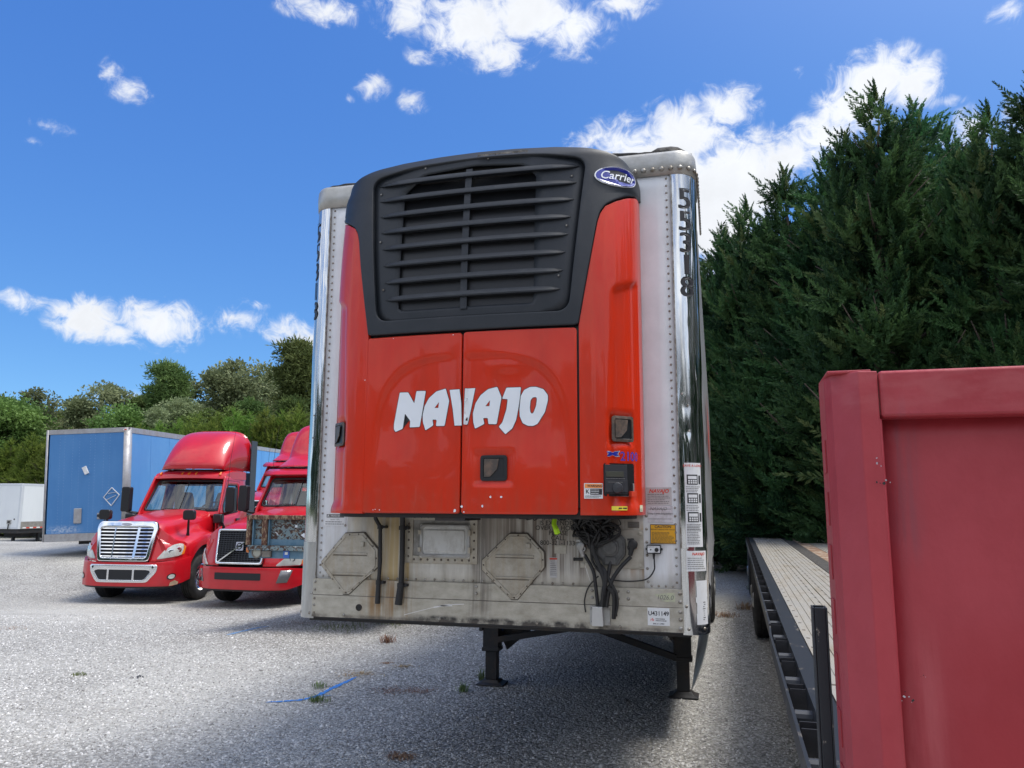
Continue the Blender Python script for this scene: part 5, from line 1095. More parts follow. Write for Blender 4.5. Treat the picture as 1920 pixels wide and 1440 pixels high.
# the wood on the other side of the lot, seen only in reflections
rng = np.random.default_rng(77); n = 5200; x = rng.uniform(-95, 95, n); z = rng.random(n)**.8*(11.5+2.5*np.sin(x*.21)+1.8*np.sin(x*.63+1)); y = -62+rng.normal(0, 2.2, n)+.003*x**2
d = nrm(rng.normal(size=(n, 3))+np.array([0,.3,.8])); Q = plumes(np.stack([x, y, z], -1), d, rng.uniform(1.6, 3.0, n), 10, rng, 1.1, .35, .6)
tag(link('far_wood', quadmesh('far_wood', Q, np.repeat(rng.random(n)*.5, 10)), None, leafD), 'far wood across the lot behind the viewer', 'wood', kind='stuff')
# ================================================================== FLATBED WITH RED HEADBOARD
fb = empty('flatbed_trailer', (1.585, -2.50, 0), R(-1.45), label='long empty flatbed trailer with aluminium deck boards at the right', cat='flatbed trailer')
ZD = 1.12; LEN = 17.3
alu = mat('deck_aluminium', (.45,.43,.385), .42, .4, (.25,.22,.17), 5, .4, .68, (2,.35,1), rv=.25, bump=.001, bs=60)
rail = mat('worn_black_steel', (.028,.032,.04), .42, .2, (.30,.26,.20), 16, .60, .72, (1,.5,1), rv=.2)
woodb = mat('deck_wood', (.075,.07,.062), .85, 0, (.035,.032,.028), 9, .4, .6, (6,.4,1))
rusty = mat('rusty_steel', (.23,.13,.075), .75, .1, (.40,.33,.25), 5, .42, .6, (2,.6,1))
def plank(x0, x1, grooves, mt, nm, nails=()):
    m = MB(); pr = [(x0, ZD-.03)]
    if grooves:
        wd = (x1-x0)/grooves
        for k in range(grooves):
            a = x0+k*wd; pr += [(a+.002, ZD-.03 if k == 0 else ZD-.006), (a+.003, ZD), (a+wd*.5-.004, ZD), (a+wd*.5-.003, ZD-.005), (a+wd*.5+.003, ZD-.005), (a+wd*.5+.004, ZD), (a+wd-.003, ZD), (a+wd-.002, ZD-.006)]
    else: pr += [(x0, ZD), (x1, ZD)]
    pr += [(x1, ZD-.03)]
    m.loft([[(x, y, z) for x, z in pr] for y in (.1, LEN)])
    for nx in nails:
        y = .3
        while y < LEN: m.box(nx-.009, nx+.009, y-.012, y+.012, ZD-.003, ZD+.0015, 1); m.box(nx+.012, nx+.030, y-.010, y+.014, ZD-.003, ZD+.0012, 1) if False else None; y += .305
    return m.build(nm, [mt, MT['bolt_and_shadow']], fb)
plank(.165,.475,3,alu,'deck_board',(.19,.42)); plank(.48,.79,3,alu,'deck_board',(.53,.74))
plank(.80,.985,0,woodb,'wood_board',(.83,.95)); plank(.99,1.20,0,rusty,'steel_strip')
plank(1.21,1.52,3,alu,'deck_board',(1.25,)); plank(1.525,1.835,3,alu,'deck_board'); plank(1.84,2.15,3,alu,'deck_board'); plank(2.155,2.42,3,alu,'deck_board')
m = MB(); m.box(.075,.16,0,LEN,ZD-.008,ZD+.004); m.box(.075,.083,0,LEN,ZD-.15,ZD-.0085); m.box(2.43,2.60,0,LEN,ZD-.12,ZD+.004); m.box(.0,2.6,LEN+.001,LEN+.03,ZD-.16,ZD+.006)
m.build('side_channel', rail, fb)
m = MB(); 
for a, b_, dx, dz in ((0,3.0,0,0),(3.0,3.35,.01,.012),(3.35,3.6,0,0),(3.6,LEN,0,0)): m.bar((.004-dx,a,ZD-.055-dz),(.004-(0 if b_ != 3.0 else .01),b_,ZD-.055-(dz if b_ != 3.0 else .012)), .012, .080)
m.build('rub_rail', rail, fb)
m = MB(); m.box(.0105,.0745,-.05,-.042,ZD-.10,ZD-.008); m.box(.0105,.0745,.042,.05,ZD-.10,ZD-.008); m.box(.0105,.0745,-.0415,.0415,ZD-.10,ZD-.094); pk = m.build('stake_pocket', MT['under'], fb)
m = MB(); m.tube([(.0105,0,ZD-.055),(.0745,0,ZD-.055)], .025, 10); sp2 = m.build('spacer_tube', mat('dull_tube', (.035,.04,.05), .65, .0), fb); k = 0; y = .26
while y < LEN-.2:
    for o_, first in ((pk, k == 0), (sp2, k == 0)):
        c_ = o_ if first else o_.copy()
        if not first: col.objects.link(c_); c_.parent = fb
        c_.location.y = y+(0 if o_ is pk else .305)
    y += .61; k += 1
m = MB(); 
for x in (.62, 1.86): m.box(x-.08, x+.08, .2, LEN-.1, ZD-.06, ZD-.045); m.box(x-.01, x+.01, .2, LEN-.1, ZD-.42, ZD-.06); m.box(x-.08, x+.08, .2, LEN-.1, ZD-.44, ZD-.42)
y = .5
while y < LEN: m.box(.084, 2.42, y-.04, y+.04, ZD-.11, ZD-.032); y += .61
m.build('frame', MT['under'], fb)
for y in (10.0, 11.25, 15.4):
    for sx, x in ((-1, .26), (1, 2.28)): wheel(fb, (x-.11 if sx < 0 else x, y, .51), sx, r=.51, w_=.28, dual=True)
m = MB(); m.box(.12,.62,12.2,12.215,.3,1.0); m.build('mud_flap', MT['rubber'], fb)
# stake post in the front pocket
sp_ = onZ(1545,1418,ZD-.0); m = MB(); x0, y0 = .018, .26
m.box(x0, x0+.005, y0-.03, y0+.03, ZD-.12, ZD+.467); m.box(x0+.0055, x0+.034, y0-.03, y0-.025, ZD-.12, ZD+.467); m.box(x0+.0345, x0+.0395, y0-.03, y0+.03, ZD-.12, ZD+.467); m.box(x0+.0055, x0+.034, y0+.025, y0+.03, ZD-.12, ZD+.467)
stp = m.build('stake_post', mat('chipped_black_paint', (.022,.028,.034), .4, 0, (.55,.52,.42), 26, .63, .70, (1,1,.6)), None, bevel=.002); stp.matrix_world = Matrix.Translation((1.585,-2.50,0)) @ Matrix.Rotation(R(-1.45), 4, 'Z') 
tag(stp, 'black steel stake post with chipped paint standing in the deck edge', 'stake post')
# red headboard (own piece, in front of the deck)
hb = empty('headboard', (1.62, -2.62, 0), R(-1.45), label='dull red steel headboard standing at the front of the flatbed', cat='headboard')
HR = MT['headred']; zt = 2.198; zb_ = .95
m = MB(); outl = [(.132,.02),(.088,.012),(.030,.065),(.018,.11),(.018,.24),(.03,.24),(.03,.115),(.042,.075),(.090,.027),(.132,.032)]
m.loft([[(x, y, z) for x, y in outl] for z in (zb_, zt-.02, zt)], closed=True, cap=True)
m.build('left_post', HR, hb, bevel=.0025)
m = MB(); m.box(.135, 2.6, .018, .11, zt-.115, zt); m.build('top_beam', HR, hb, bevel=.008, smooth=True)
m = MB(); m.box(.118, .137, .021, .11, zb_, zt-.118); m.build('inner_flange', HR, hb, bevel=.005, smooth=True)
def dent2(u, v): return .004*math.sin(u*3.1+1)*math.sin(v*2.7)+.0015*math.sin(u*11)*math.sin(v*9)
sheet('panel', lambda u, v, o=0: (u, .085-o, v), [(.13,zb_),(2.6,zb_),(2.6,zt-.10),(.13,zt-.10)], HR, hb, step=(.06,.06), disp=dent2, thick=.006)
m = MB(); m.box(.018,.12,.03,.235,zt-.001,zt+.006); m.build('top_cap', HR, hb, bevel=.002)
zz = zt-.16
while zz > 1: m = MB(); m.box(.0145,.0175,.14,.20,zz-.085,zz); m.build('edge_plate', HR, hb); zz -= .135
m = MB(); rr = random.Random(2)
for (x, z, n, s_) in ((.118, 1.93, 7, .008),(.118,1.97,4,.005),(.15,1.43,6,.006),(.12,1.18,12,.011),(.2,1.47,3,.004)):
    for k in range(n):
        cx_, cz_, r_ = x+rr.gauss(0, s_*1.4), z+rr.gauss(0, s_), s_*rr.uniform(.2,.6); yy = .0105 if cx_ < .17 else .084-.003
        if cx_ < .13: yy = .013+max(0, (.115-cx_))*.95-.0035
        elif cx_ < .17: yy = .0175
        m.add([(cx_+r_*math.cos(a_)*rr.uniform(.4,1.4), yy-.001, cz_+r_*math.sin(a_)*rr.uniform(.4,1.4)) for a_ in [q*math.pi/3 for q in range(6)]], [tuple(range(6))], rr.choice((0,1)))
m.build('paint_chips', [MT['rubber'], MT['silver']], hb)
# ================================================================== BLUE VAN TRAILER
def rowsrivet(m, xs, z0, z1, dz, r=.011, mi=0, y=-.001):
    for x in xs:
        z = z0
        while z < z1: m.lathe([(r,0),(r*.5,r*.5),(.0001,r*.5)], (x, y, z), (0,-1,0), 5, mi); z += dz
BW, BH, B0 = 2.46, 3.22, .36
bt = empty('van_trailer', (-16.2, 14.2, .42), R(12.5), label='tall blue box trailer with silver corner post and a diamond frame on its front', cat='trailer'); bt.rotation_euler = (R(1.2), R(-2.3), R(12.5))
bluep = mat('blue_paint', (.055,.20,.46), .42, 0, (.075,.235,.50), 1.3, .4, .65, (1,1,.4), rv=.1, bump=.003, bs=3, bd=2, extra=stain_sheen_layer([(-1.0,-.2,.62,.75,(.60,.66,.72),1.0,(3,3,5),4.5,.25,.12)]))
silv = mat('silver_trim', (.42,.42,.43), .45, .5, (.33,.32,.32), 4, .4, .6, rv=.2)
hw = BW/2
m = MB(); m.box(-hw+.12, hw-.13, 0, .03, B0+.22, B0+BH-.14, 0); rowsrivet(m, [-.80,-.66,-.42,-.22,.10,.24,.50,.68], B0+.3, B0+BH-.2, .085, .009, 1); rowsrivet(m, [], 0, 1, 1)
for k in range(52): m.lathe([(.009,0),(.0001,.006)], (-hw+.14+k*.043, -.001, B0+.26), (0,-1,0), 5, 1)
m.build('front_wall', [bluep, mat('blue_rivet', (.25,.38,.60), .4)], bt)
for sx in (-1, 1):
    m = MB(); r_ = .13 if sx > 0 else .06; pr = [(hw-r_+r_*math.sin(R(a)), r_-r_*math.cos(R(a))) for a in range(0, 91, 15)]; pr = [(hw-r_-.02, -.006)]+[(x+.004, y-.006) for x, y in pr]+[(hw+.004, r_+.05)]
    m.loft([[(sx*x, y, z) for x, y in pr] for z in (B0+.0, B0+BH-.0)]); m.build('corner_post', silv, bt, smooth=50, solid=.01)
m = MB(); m.box(-hw+.02, hw-.13, -.012, .03, B0+BH-.135, B0+BH); m.box(-hw+.02, hw-.13, -.012, .03, B0, B0+.215); m.box(hw-.001, hw+.012, .14, 14.5, B0+BH-.16, B0+BH-.0); m.box(-hw-.012,-hw+.001, .1, 14.5, B0+BH-.14, B0+BH); m.box(hw-.001, hw+.012, .14, 14.5, B0, B0+.12)
m.build('silver_rail', silv, bt, bevel=.004)
m = MB(); m.box(hw-.02, hw, .17, 14.5, B0+.12, B0+BH-.16, 0); 
for k in range(11): m.box(hw, hw+.004, 1.2*k+1.3, 1.2*k+1.32, B0+.12, B0+BH-.16, 0)
m.box(-hw, -hw+.02, .1, 14.5, B0, B0+BH-.14, 0); m.build('side_wall', mat('sunlit_blue_paint', (.085,.27,.58), .38, 0, (.12,.32,.62), .6, .4, .6, (1,1,.3)), bt)  # lighter blue than the front: sunlight put into the side colour
m = MB(); m.box(-hw, hw, .03, 14.5, B0+BH-.03, B0+BH-.002); m.box(-hw, hw, 14.45, 14.5, B0, B0+BH-.1); m.box(-hw, hw, .05, 14.5, B0+.005, B0+.03); m.build('roof', silv, bt)
m = MB(); m.box(hw-.16,hw-.03,-.026,-.008,B0+BH-.09,B0+BH-.045,0); m.box(hw-.13,hw-.06,-.029,-.026,B0+BH-.082,B0+BH-.053,1); m.build('marker_label', [MT['paper'], MT['inkred']], bt)
cx_, cz_ = .78, B0+1.22; m = MB(); q = [(0,-.25),(.23,.05),(0,.27),(-.23,0)]
for i in range(4): m.bar((cx_+q[i][0],-.012,cz_+q[i][1]), (cx_+q[(i+1)%4][0],-.012,cz_+q[(i+1)%4][1]), .016, .028, up=(0,1,0))
m.bar((cx_-.15,-.012,cz_-.08),(cx_+.12,-.012,cz_+.14-.2+.1), .01,.02, up=(0,1,0)); m.bar((cx_-.10,-.012,cz_+.10),(cx_+.16,-.012,cz_+.14), .01,.02, up=(0,1,0)); m.build('placard_frame', MT['paper'], bt)
m = MB(); T = Matrix.Translation((.0,0,B0+2.0)) @ Matrix.Rotation(R(-25), 4, 'Y'); m.box(-.06,.06,-.05,0,-.10,.10,0,T); m.box(-.065,.065,-.055,0,.10,.125,0,T); m.build('document_box', MT['paper'], bt, bevel=.005)
m = MB(); m.box(-.30,-.08,-.05,0,B0+.50,B0+.93); m.build('access_cover', silv, bt, bevel=.02, bseg=3)
m = MB(); m.box(.38,.76,-.025,0,B0+.60,B0+.78,0)
for x in (.44,.56,.70): m.lathe([(.045,0),(.04,.05),(.0001,.05)], (x,-.025,B0+.70), (0,-1,0), 10, 1)
m.tube([(.66,-.06,B0+.68),(.62,-.1,B0+.5),(.7,-.05,B0+.3)], .015, 6, 1); m.build('connector_panel', [silv, MT['rubber']], bt)
m = MB(); m.lathe([(.04,0),(.035,.03),(.0001,.035)], (hw-.10,-.03,B0+1.36), (0,-1,0), 10); m.build('marker_lamp', mat('cream_lens', (.65,.58,.42), .3), bt)
for sx in (-1, 1):
    m = MB(); m.box(sx*.62-.05, sx*.62+.05, 2.4, 2.5, .03, B0+.01); m.box(sx*.62-.13, sx*.62+.13, 2.32, 2.58, -.0, .03); m.build('landing_leg', MT['under'], bt)
for y in (11.5, 12.8):
    for sx in (-1, 1): wheel(bt, (sx*.98, y, .2), sx, r=.5)
m = MB(); m.box(-.5,.5,.6,13.6,B0-.12,B0+.0); m.build('chassis', MT['under'], bt)
# ================================================================== WHITE BOX TRAILERS FAR LEFT
def white_box(x, y, rz, wd, ln, h, b0, label):
    t = empty('box_trailer', (x, y, gz(x, y)), rz, label=label, cat='trailer', group='white box trailers at the far left'); hw = wd/2
    wp = mat('white_gel', (.72,.75,.76), .35, 0, (.66,.69,.71), 1.2, .4, .65, (1,1,.3))
    m = MB(); m.box(-hw+.13, hw-.13, 0, .04, b0+.12, b0+h-.14); m.build('front_wall', wp, t)
    m = MB(); m.box(hw-.04, hw, .16, ln, b0+.42, b0+h-.14); m.box(-hw, -hw+.04, .16, ln, b0+.42, b0+h-.14); m.build('side_wall', wp, t)
    m = MB(); m.box(-hw, hw, -.01, ln, b0+h-.138, b0+h); 
    for sx in (-1, 1): m.box(min(sx*hw, sx*(hw-.128)), max(sx*hw, sx*(hw-.128)), -.012, .158, b0, b0+h-.14)
    m.box(-hw+.13, hw-.13, -.01, .04, b0, b0+.118); m.build('corner_frame', mat('white_trim', (.60,.63,.66), .4, .1), t, bevel=.015)
    m = MB(); m.box(hw-.03, hw+.006, .16, ln, b0+.0, b0+.418); m.box(-hw, hw-.031, ln-.04, ln, b0, b0+h-.14); m.build('lower_rail', mat('greyed_rail', (.34,.32,.29), .5, .3, (.28,.26,.23), 5), t)
    m = MB()
    for k in range(10): m.box(hw+.006, hw+.012, .3+k*.26, .3+k*.26+.26, b0+.03, b0+.10, k % 2)
    m.build('reflective_tape', [MT['paper'], MT['inkred']], t)
    m = MB(); m.box(hw-.78,hw-.5,-.04,0,b0+.28,b0+.52,0); m.box(hw-.70,hw-.58,-.07,-.04,b0+.34,b0+.46,1); m.tube([(hw-.64,-.05,b0+.28),(hw-.64,-.08,b0-.05)], .03, 6, 1); m.lathe([(.05,0),(.0001,.05)], (hw-.32,-.01,b0+.56), (0,-1,0), 8, 1); m.build('connector_panel', [MT['steelgrey'], MT['rubber']], t)
    m = MB(); m.box(-hw+.05, hw-.05, .1, ln-.1, b0-.25, b0-.002); m.box(-.6,.6,1.0,ln-.5,b0-.5,b0-.25)
    m.build('chassis', MT['under'], t)
    for sx in (-1, 1):
        m = MB(); m.box(sx*.85-.07, sx*.85+.07, 1.9, 2.05, .0, b0-.25); m.build('landing_leg', MT['under'], t)
    for sx in (-1, 1): wheel(t, (sx*1.0, ln-2.2, .5), sx, r=.5); wheel(t, (sx*1.0, ln-3.4, .5), sx, r=.5)
    return t
white_box(-38.95, 32.2, R(4), 2.5, 11, 2.62, .78, 'white box trailer cut by the left edge of the photo')
# ================================================================== RUSTED BLUE FLATBED NOSE
def peel(t, b, tcn, mp):
    def nz(sc, lo, hi, st):
        m2 = t.nodes.new('ShaderNodeMapping'); m2.inputs['Scale'].default_value = st; t.links.new(tcn.outputs['Object'], m2.inputs[0]); n = t.nodes.new('ShaderNodeTexNoise'); n.inputs['Scale'].default_value = sc; n.inputs['Detail'].default_value = 6; n.inputs['Distortion'].default_value = 1.2
        t.links.new(m2.outputs[0], n.inputs['Vector']); r = t.nodes.new('ShaderNodeMapRange'); r.inputs[1].default_value = lo; r.inputs[2].default_value = hi; t.links.new(n.outputs['Fac'], r.inputs[0]); return r.outputs[0]
    src = b.inputs['Base Color'].links[0].from_socket
    for f_, c in ((nz(17, .48, .53, (1,1,1.4)), (.055,.022,.014)), (nz(26, .60, .64, (1,1,2)), (.30,.22,.14)), (nz(5, .68, .70, (1,1,1)), (.55,.56,.56))):
        x = t.nodes.new('ShaderNodeMix'); x.data_type = 'RGBA'; x.inputs['B'].default_value = (*c, 1); t.links.new(f_, x.inputs['Factor']); t.links.new(src, x.inputs['A']); src = x.outputs['Result']
    t.links.new(src, b.inputs['Base Color'])
peelm = mat('peeling_blue_paint', (.16,.24,.27), .6, 0, (.22,.28,.28), 12, .4, .6, extra=peel); rustm = mat('rusted_frame', (.10,.04,.025), .8, 0, (.30,.21,.13), 14, .48, .56, (2,2,1), bump=.004, bs=30)
blo = mat('weathered_blue_steel', (.09,.19,.27), .5, 0, (.14,.24,.31), 9, .4, .6)
ru = empty('old_flatbed', (-4.42, 6.1, gz(-4.42, 6.1)), 0, label='rusted blue flatbed nose with peeling paint, half hidden by the white trailer', cat='flatbed trailer')
zt_, zm_, zl_ = 1.695, 1.24, 1.045
m = MB(); m.box(-1.25,1.25,0,.08,zt_-.065,zt_); m.box(-1.25,-1.185,0,.08,zm_+.0,zt_-.066); m.box(1.185,1.25,0,.08,zm_,zt_-.066); 
for x in (-.98, -.1, .55): m.box(x, x+.085, .005, .08, zm_, zt_-.066)
m.build('frame', rustm, ru, bevel=.004)
m = MB(); m.box(-1.184,1.184,.085,.10,zm_,zt_-.04); m.build('nose_panel', peelm, ru)
m = MB()
for x in (-1.16,-.885): m.box(x, x+.02, .03, .084, zm_, zt_-.067)
m.box(-1.18,-.985,.07,.084,zm_,zm_+.09); m.box(-.865,-.11,.07,.084,zm_,zm_+.09); m.box(-.01,1.18,.07,.084,zm_,zm_+.09); m.build('inner_trim', blo, ru)
m = MB(); m.box(-1.2,1.22,-.02,.10,zm_-.075,zm_-.004); m.build('cross_beam', peelm, ru, bevel=.004)
m = MB(); m.box(-1.2,1.22,.03,.09,zl_,zm_-.078); m.build('lower_beam', blo, ru)
m = MB(); m.lathe([(.085,0),(.088,.03),(.07,.035),(.066,.02),(.0001,.018)], (-1.05,.03,zl_+.085), (0,-1,0), 24, 0); m.lathe([(.066,.022),(.0001,.026)], (-1.05,.03,zl_+.085), (0,-1,0), 24, 1); m.box(-.95,-.80,-.01,.03,zl_+.02,zl_+.11,0); m.build('round_lamp', [MT['gaskets'], mat('milky_lens', (.40,.40,.33), .4)], ru, smooth=40)
m = MB(); m.lathe([(.045,0),(.04,.04),(.0001,.045)], (-1.205,.05,zl_+.12), (-1,-.3,0), 12); m.build('side_marker', MT['amber'], ru)
m = MB(); m.box(-.60,-.50,.018,.03,zl_+.01,zl_+.15,0); m.box(-.575,-.525,.015,.018,zl_+.06,zl_+.10,1); m.build('blue_tag', [mat('bright_blue_tag', (.05,.16,.55), .4), MT['paper']], ru)
m = MB(); m.add([(-.36,.084-.002,zm_+.16),(-.30,.082,zm_+.19),(-.27,.082,zm_+.15),(-.20,.082,zm_+.13),(-.17,.082,zm_+.24),(-.15,.082,zm_+.12),(-.22,.082,zm_+.08),(-.30,.082,zm_+.12)], [tuple(range(8))[::-1]]); m.add([(-.46,.082,zm_+.27),(-.42,.082,zm_+.27),(-.42,.082,zm_+.31),(-.46,.082,zm_+.31)], [(0,1,2,3)]); m.build('torn_sticker', MT['letter'], ru)
m = MB(); m.box(-1.25,1.25,.1,12,zt_-.50,zt_-.44,0); m.box(-1.25,-1.2,.1,12,zt_-.62,zt_-.50,1); m.box(1.2,1.25,.1,12,zt_-.62,zt_-.50,1); m.box(-.5,-.4,1,12,.8,zt_-.5,1); m.box(.4,.5,1,12,.8,zt_-.5,1); m.build('deck', [woodb, blo], ru)
for sx in (-1, 1):
    m = MB(); m.box(sx*.5-.06, sx*.5+.06, 3.4, 3.52, .02, 1.1); m.box(sx*.5-.13, sx*.5+.13, 3.33, 3.6, .0, .02); m.build('landing_leg', MT['under'], ru)
    for y in (9.3, 10.6): wheel(ru, (sx*1.0, y, .5), sx)
# ================================================================== RED ROAD TRACTORS
def tractor(kind, loc, rz, label, detail=True):
    A = kind == 'A'
    t = empty('semi_truck', loc, rz, label=label, cat='truck', group='red day cab trucks parked in a row'); RD = MT['truckred']
    fr_ = [(0,0),(.35,.01),(.62,.05),(.84,.13),(1.0,.25),(1.11,.42),(1.165,.60),(1.19,.95)] if A else [(0,0),(.4,.012),(.66,.045),(.86,.12),(1.02,.25),(1.12,.42),(1.17,.60),(1.19,.85)]
    FP, FL = polysurf([(-x, y) for x, y in fr_[::-1][:-1]]+fr_, len(fr_)-1, lambda z: .0 if z < .8 else .16*(z-.8))
    e = FL[-2]-.005
    if A: bp_ = [(-e,.42),(-1.05,.30),(1.05,.30),(e,.42),(e,.90),(1.1,.84),(.72,.80),(-.72,.80),(-1.1,.84),(-e,.90)]
    else: bp_ = [(-e,.38),(-1.0,.30),(1.0,.30),(e,.42),(e,.70),(1.0,.74),(-1.0,.74),(-e,.70)]
    sheet('bumper', FP, bp_, RD, t, off=.035, thick=.05, step=(.05,.06), disp=lambda s, z: .02*math.cos((z-.55)*3), bevel=.015, bseg=3)
    m = MB(); 
    for k in range(14):
        s0, s1 = -1.1+k*.157, -1.1+(k+1)*.157; m.prism([(s0,.26),(s1,.26),(s1,.33),(s0,.33)], FP, -.06, .0)
    m.build('lower_valance', MT['under'], t)
    if A:
        o = roundpoly([(-.56,.38),(.56,.38),(.74,.60),(.76,.755),(-.76,.755),(-.74,.60)], .05); i_ = roundpoly([(-.50,.435),(.50,.435),(.62,.60),(.60,.645),(-.60,.645),(-.62,.60)], .04)
        ringsheet('bumper_insert', FP, o, i_, MT['ribchrome'], t, off=.065, thick=.02, n=120, m=3, bevel=.006)
        m = MB(); sheet('intake_opening', FP, i_, MT['grilledark'], t, off=.062, thick=0, step=(.06,.1))
        for x in (-.28, .28): m = MB(); m.prism([(x-.02,.43),(x+.02,.43),(x+.02,.65),(x-.02,.65)], FP, .06, .075, 0); m.build('intake_bar', MT['ribchrome'], t)
        for x in (-.66, .66): m = MB(); m.lathe([(.028,0),(.0001,.002)], FP(x,.70,.068), (0,-1,0), 14, 0); m.build('tow_hole', MT['grilledark'], t)
        for sg in (-1, 1):
            m = MB(); q = [(sg*(1.02+.085*math.cos(a_)+.02*math.sin(a_)), .50+.065*math.sin(a_)) for a_ in [k*math.pi/8 for k in range(16)]]; q2 = [(sg*1.02+(x-sg*1.02)*.72, .50+(z-.50)*.72) for x, z in q]
            m.add([FP(u, v, .060) for u, v in q], [tuple(range(16))[::sg]], 0); m.add([FP(u, v, .068) for u, v in q2], [tuple(range(16))[::sg]], 1); m.build('fog_lamp', [MT['black'], MT['lens']], t)
    else:
        sheet('air_intake', FP, roundpoly([(-.52,.49),(.52,.49),(.52,.63),(-.52,.63)], .02), MT['grilledark'], t, off=.062, thick=0, step=(.06,.1))
        for sg in (-1, 1):
            sheet('fog_lamp', FP, [(sg*u, v) for u, v in ((.82,.44),(1.02,.45),(1.12,.69),(.90,.69))], mat('smoked_lens', (.14,.14,.15), .12, coat=1), t, off=.062, thick=.006, step=(.05,.1))
    # face between bumper and hood, with headlamps
    gw = .60 if A else .56
    for sg in (-1, 1):
        pl_ = [(sg*(gw-.04), .80 if A else .76),(sg*e,.86 if A else .76),(sg*e,1.12),(sg*1.25,1.22),(sg*1.05,1.26),(sg*.85,1.40),(sg*(gw+.03),1.55)]
        sheet('front_fender', FP, pl_, RD, t, off=-.02, thick=.03, step=(.05,.05), bevel=.01)
        if A: hp = [(.70,.86),(.80,.87),(1.18,.93),(1.26,1.0),(1.28,1.13),(1.18,1.19),(1.02,1.17),(.86,1.07)]
        else: hp = [(.78,.77),(1.34,.78),(1.38,.90),(1.32,1.05),(1.18,1.10),(1.02,.98)]
        hp = roundpoly(hp, .05, 4); c = (sum(p[0] for p in hp)/len(hp), sum(p[1] for p in hp)/len(hp))
        hl = sheet('headlight', FP, [(sg*x, z) for x, z in hp], MT['lens'], t, off=.006, thick=.02, step=(.04,.04), disp=lambda s, z: .02*math.exp(-((abs(s)-c[0])**2/.03+(z-c[1])**2/.012)), bevel=.006)
        m = MB()
        for dx in (-.06, .09): m.lathe([(.062,0),(.05,.006),(.03,.002),(.0001,.004)], FP(sg*(c[0]+dx), c[1]+dx*.3, .018), Vector(FP(sg*(c[0]+dx), c[1], 1.))-Vector(FP(sg*(c[0]+dx), c[1], 0)), 20, 0)
        m.build('reflector', MT['chrome'], hl, smooth=True)
        q = [(1.20,.94),(1.26,.97),(1.285,1.10),(1.22,1.17),(1.24,1.08)] if A else [(1.33,.80),(1.375,.81),(1.385,.90),(1.34,.88)]
        m = MB(); m.add([FP(sg*u, v, .018) for u, v in q], [tuple(range(len(q)))[::sg]]); m.build('turn_signal', MT['amber'], hl)
    # grille
    GP = lambda u, v, o=0: (u, .0+.14*(v-.8)-o+.10*u*u-.035, v)
    if A:
        o = roundpoly([(-.58,.82),(.58,.82),(.70,1.52),(.64,1.66),(-.64,1.66),(-.70,1.52)], .07); i_ = roundpoly([(-.51,.90),(.51,.90),(.605,1.50),(.56,1.54),(-.56,1.54),(-.605,1.50)], .05)
        g = ringsheet('grille', GP, o, i_, MT['chrome'], t, off=.03, thick=.05, n=140, m=4, bevel=.01, disp=lambda u, v: .012*math.sin((v-.8)*3))
        m = MB(); m.add([GP(u, v, -.02) for u, v in o], [tuple(range(len(o)))]); m.build('grille_backing', MT['grilledark'], g)
        m = MB()
        for k in range(9):
            z = .925+k*.073; hw_ = .51+.095*(z-.9)/.6; m.loft([[GP(u, z-.012, .0), GP(u, z-.010, .018), GP(u, z+.012, .012), GP(u, z+.014, 0)] for u in [-hw_+2*hw_*j/16 for j in range(17)]], 0)
        for x in (-.25, .25): m.loft([[GP(x-.016+.06*(x > 0)*(z-1.2)*1.2+.0, z, .0), GP(x-.012+.06*(x > 0)*(z-1.2)*1.2, z, .026), GP(x+.012+.03*(x > 0)+.06*(x > 0)*(z-1.2)*1.2, z, .026), GP(x+.016+.03*(x > 0)+.06*(x > 0)*(z-1.2)*1.2, z, 0)] for z in (.90,1.1,1.3,1.53)])
        m.build('grille_bars', MT['chrome'], g, smooth=40)
        m = MB(); m.prism([(.11*math.cos(a_), 1.60+.028*math.sin(a_)) for a_ in [k*math.pi/12 for k in range(24)]], GP, .03, .06, 0); m.box(-.085,.085,-.002,.0,1.585,1.612,1) if False else None; m.build('emblem', MT['silver'], g)
    else:
        o = roundpoly([(-.54,.80),(.54,.80),(.56,1.50),(-.56,1.50)], .05); i_ = roundpoly([(-.505,.84),(.505,.84),(.52,1.465),(-.52,1.465)], .035)
        g = ringsheet('grille', GP, o, i_, MT['chrome'], t, off=.03, thick=.05, n=100, m=2, bevel=.008)
        m = MB(); m.add([GP(u, v, -.03) for u, v in o], [tuple(range(len(o)))]); m.build('grille_backing', MT['grilledark'], g)
        m = MB()
        for k in range(15): z = .86+k*.042; m.loft([[GP(u, z-.005, -.02), GP(u, z-.004, .008), GP(u, z+.005, .006), GP(u, z+.006, -.02)] for u in (-.51,-.25,0,.25,.51)])
        for k in range(15): x = -.475+k*.068; m.loft([[GP(x-.004, z, -.02), GP(x-.004, z, .004), GP(x+.004, z, .004), GP(x+.004, z, -.02)] for z in (.84,1.15,1.465)])
        m.build('grille_mesh', mat('black_mesh', (.03,.033,.04), .4), g)
        m = MB(); [m.bar(Vector(GP(-.42+.089*k,.86+.06*k,.045)), Vector(GP(-.42+.089*(k+1),.86+.06*(k+1),.045)), .024, .05, up=(0,1,0)) for k in range(10)]; m.build('diagonal_bar', MT['chrome'], g)
        m = MB(); c0_, c1_ = 0.02, 1.16; m.prism(rrect(-.085+c0_,.085+c0_,c1_-.085,c1_+.085,.015), GP, .035, .06, 0); m.prism([(c0_+.068*math.cos(a_), c1_+.068*math.sin(a_)) for a_ in [k*math.pi/12 for k in range(24)]], GP, .06, .063, 1)
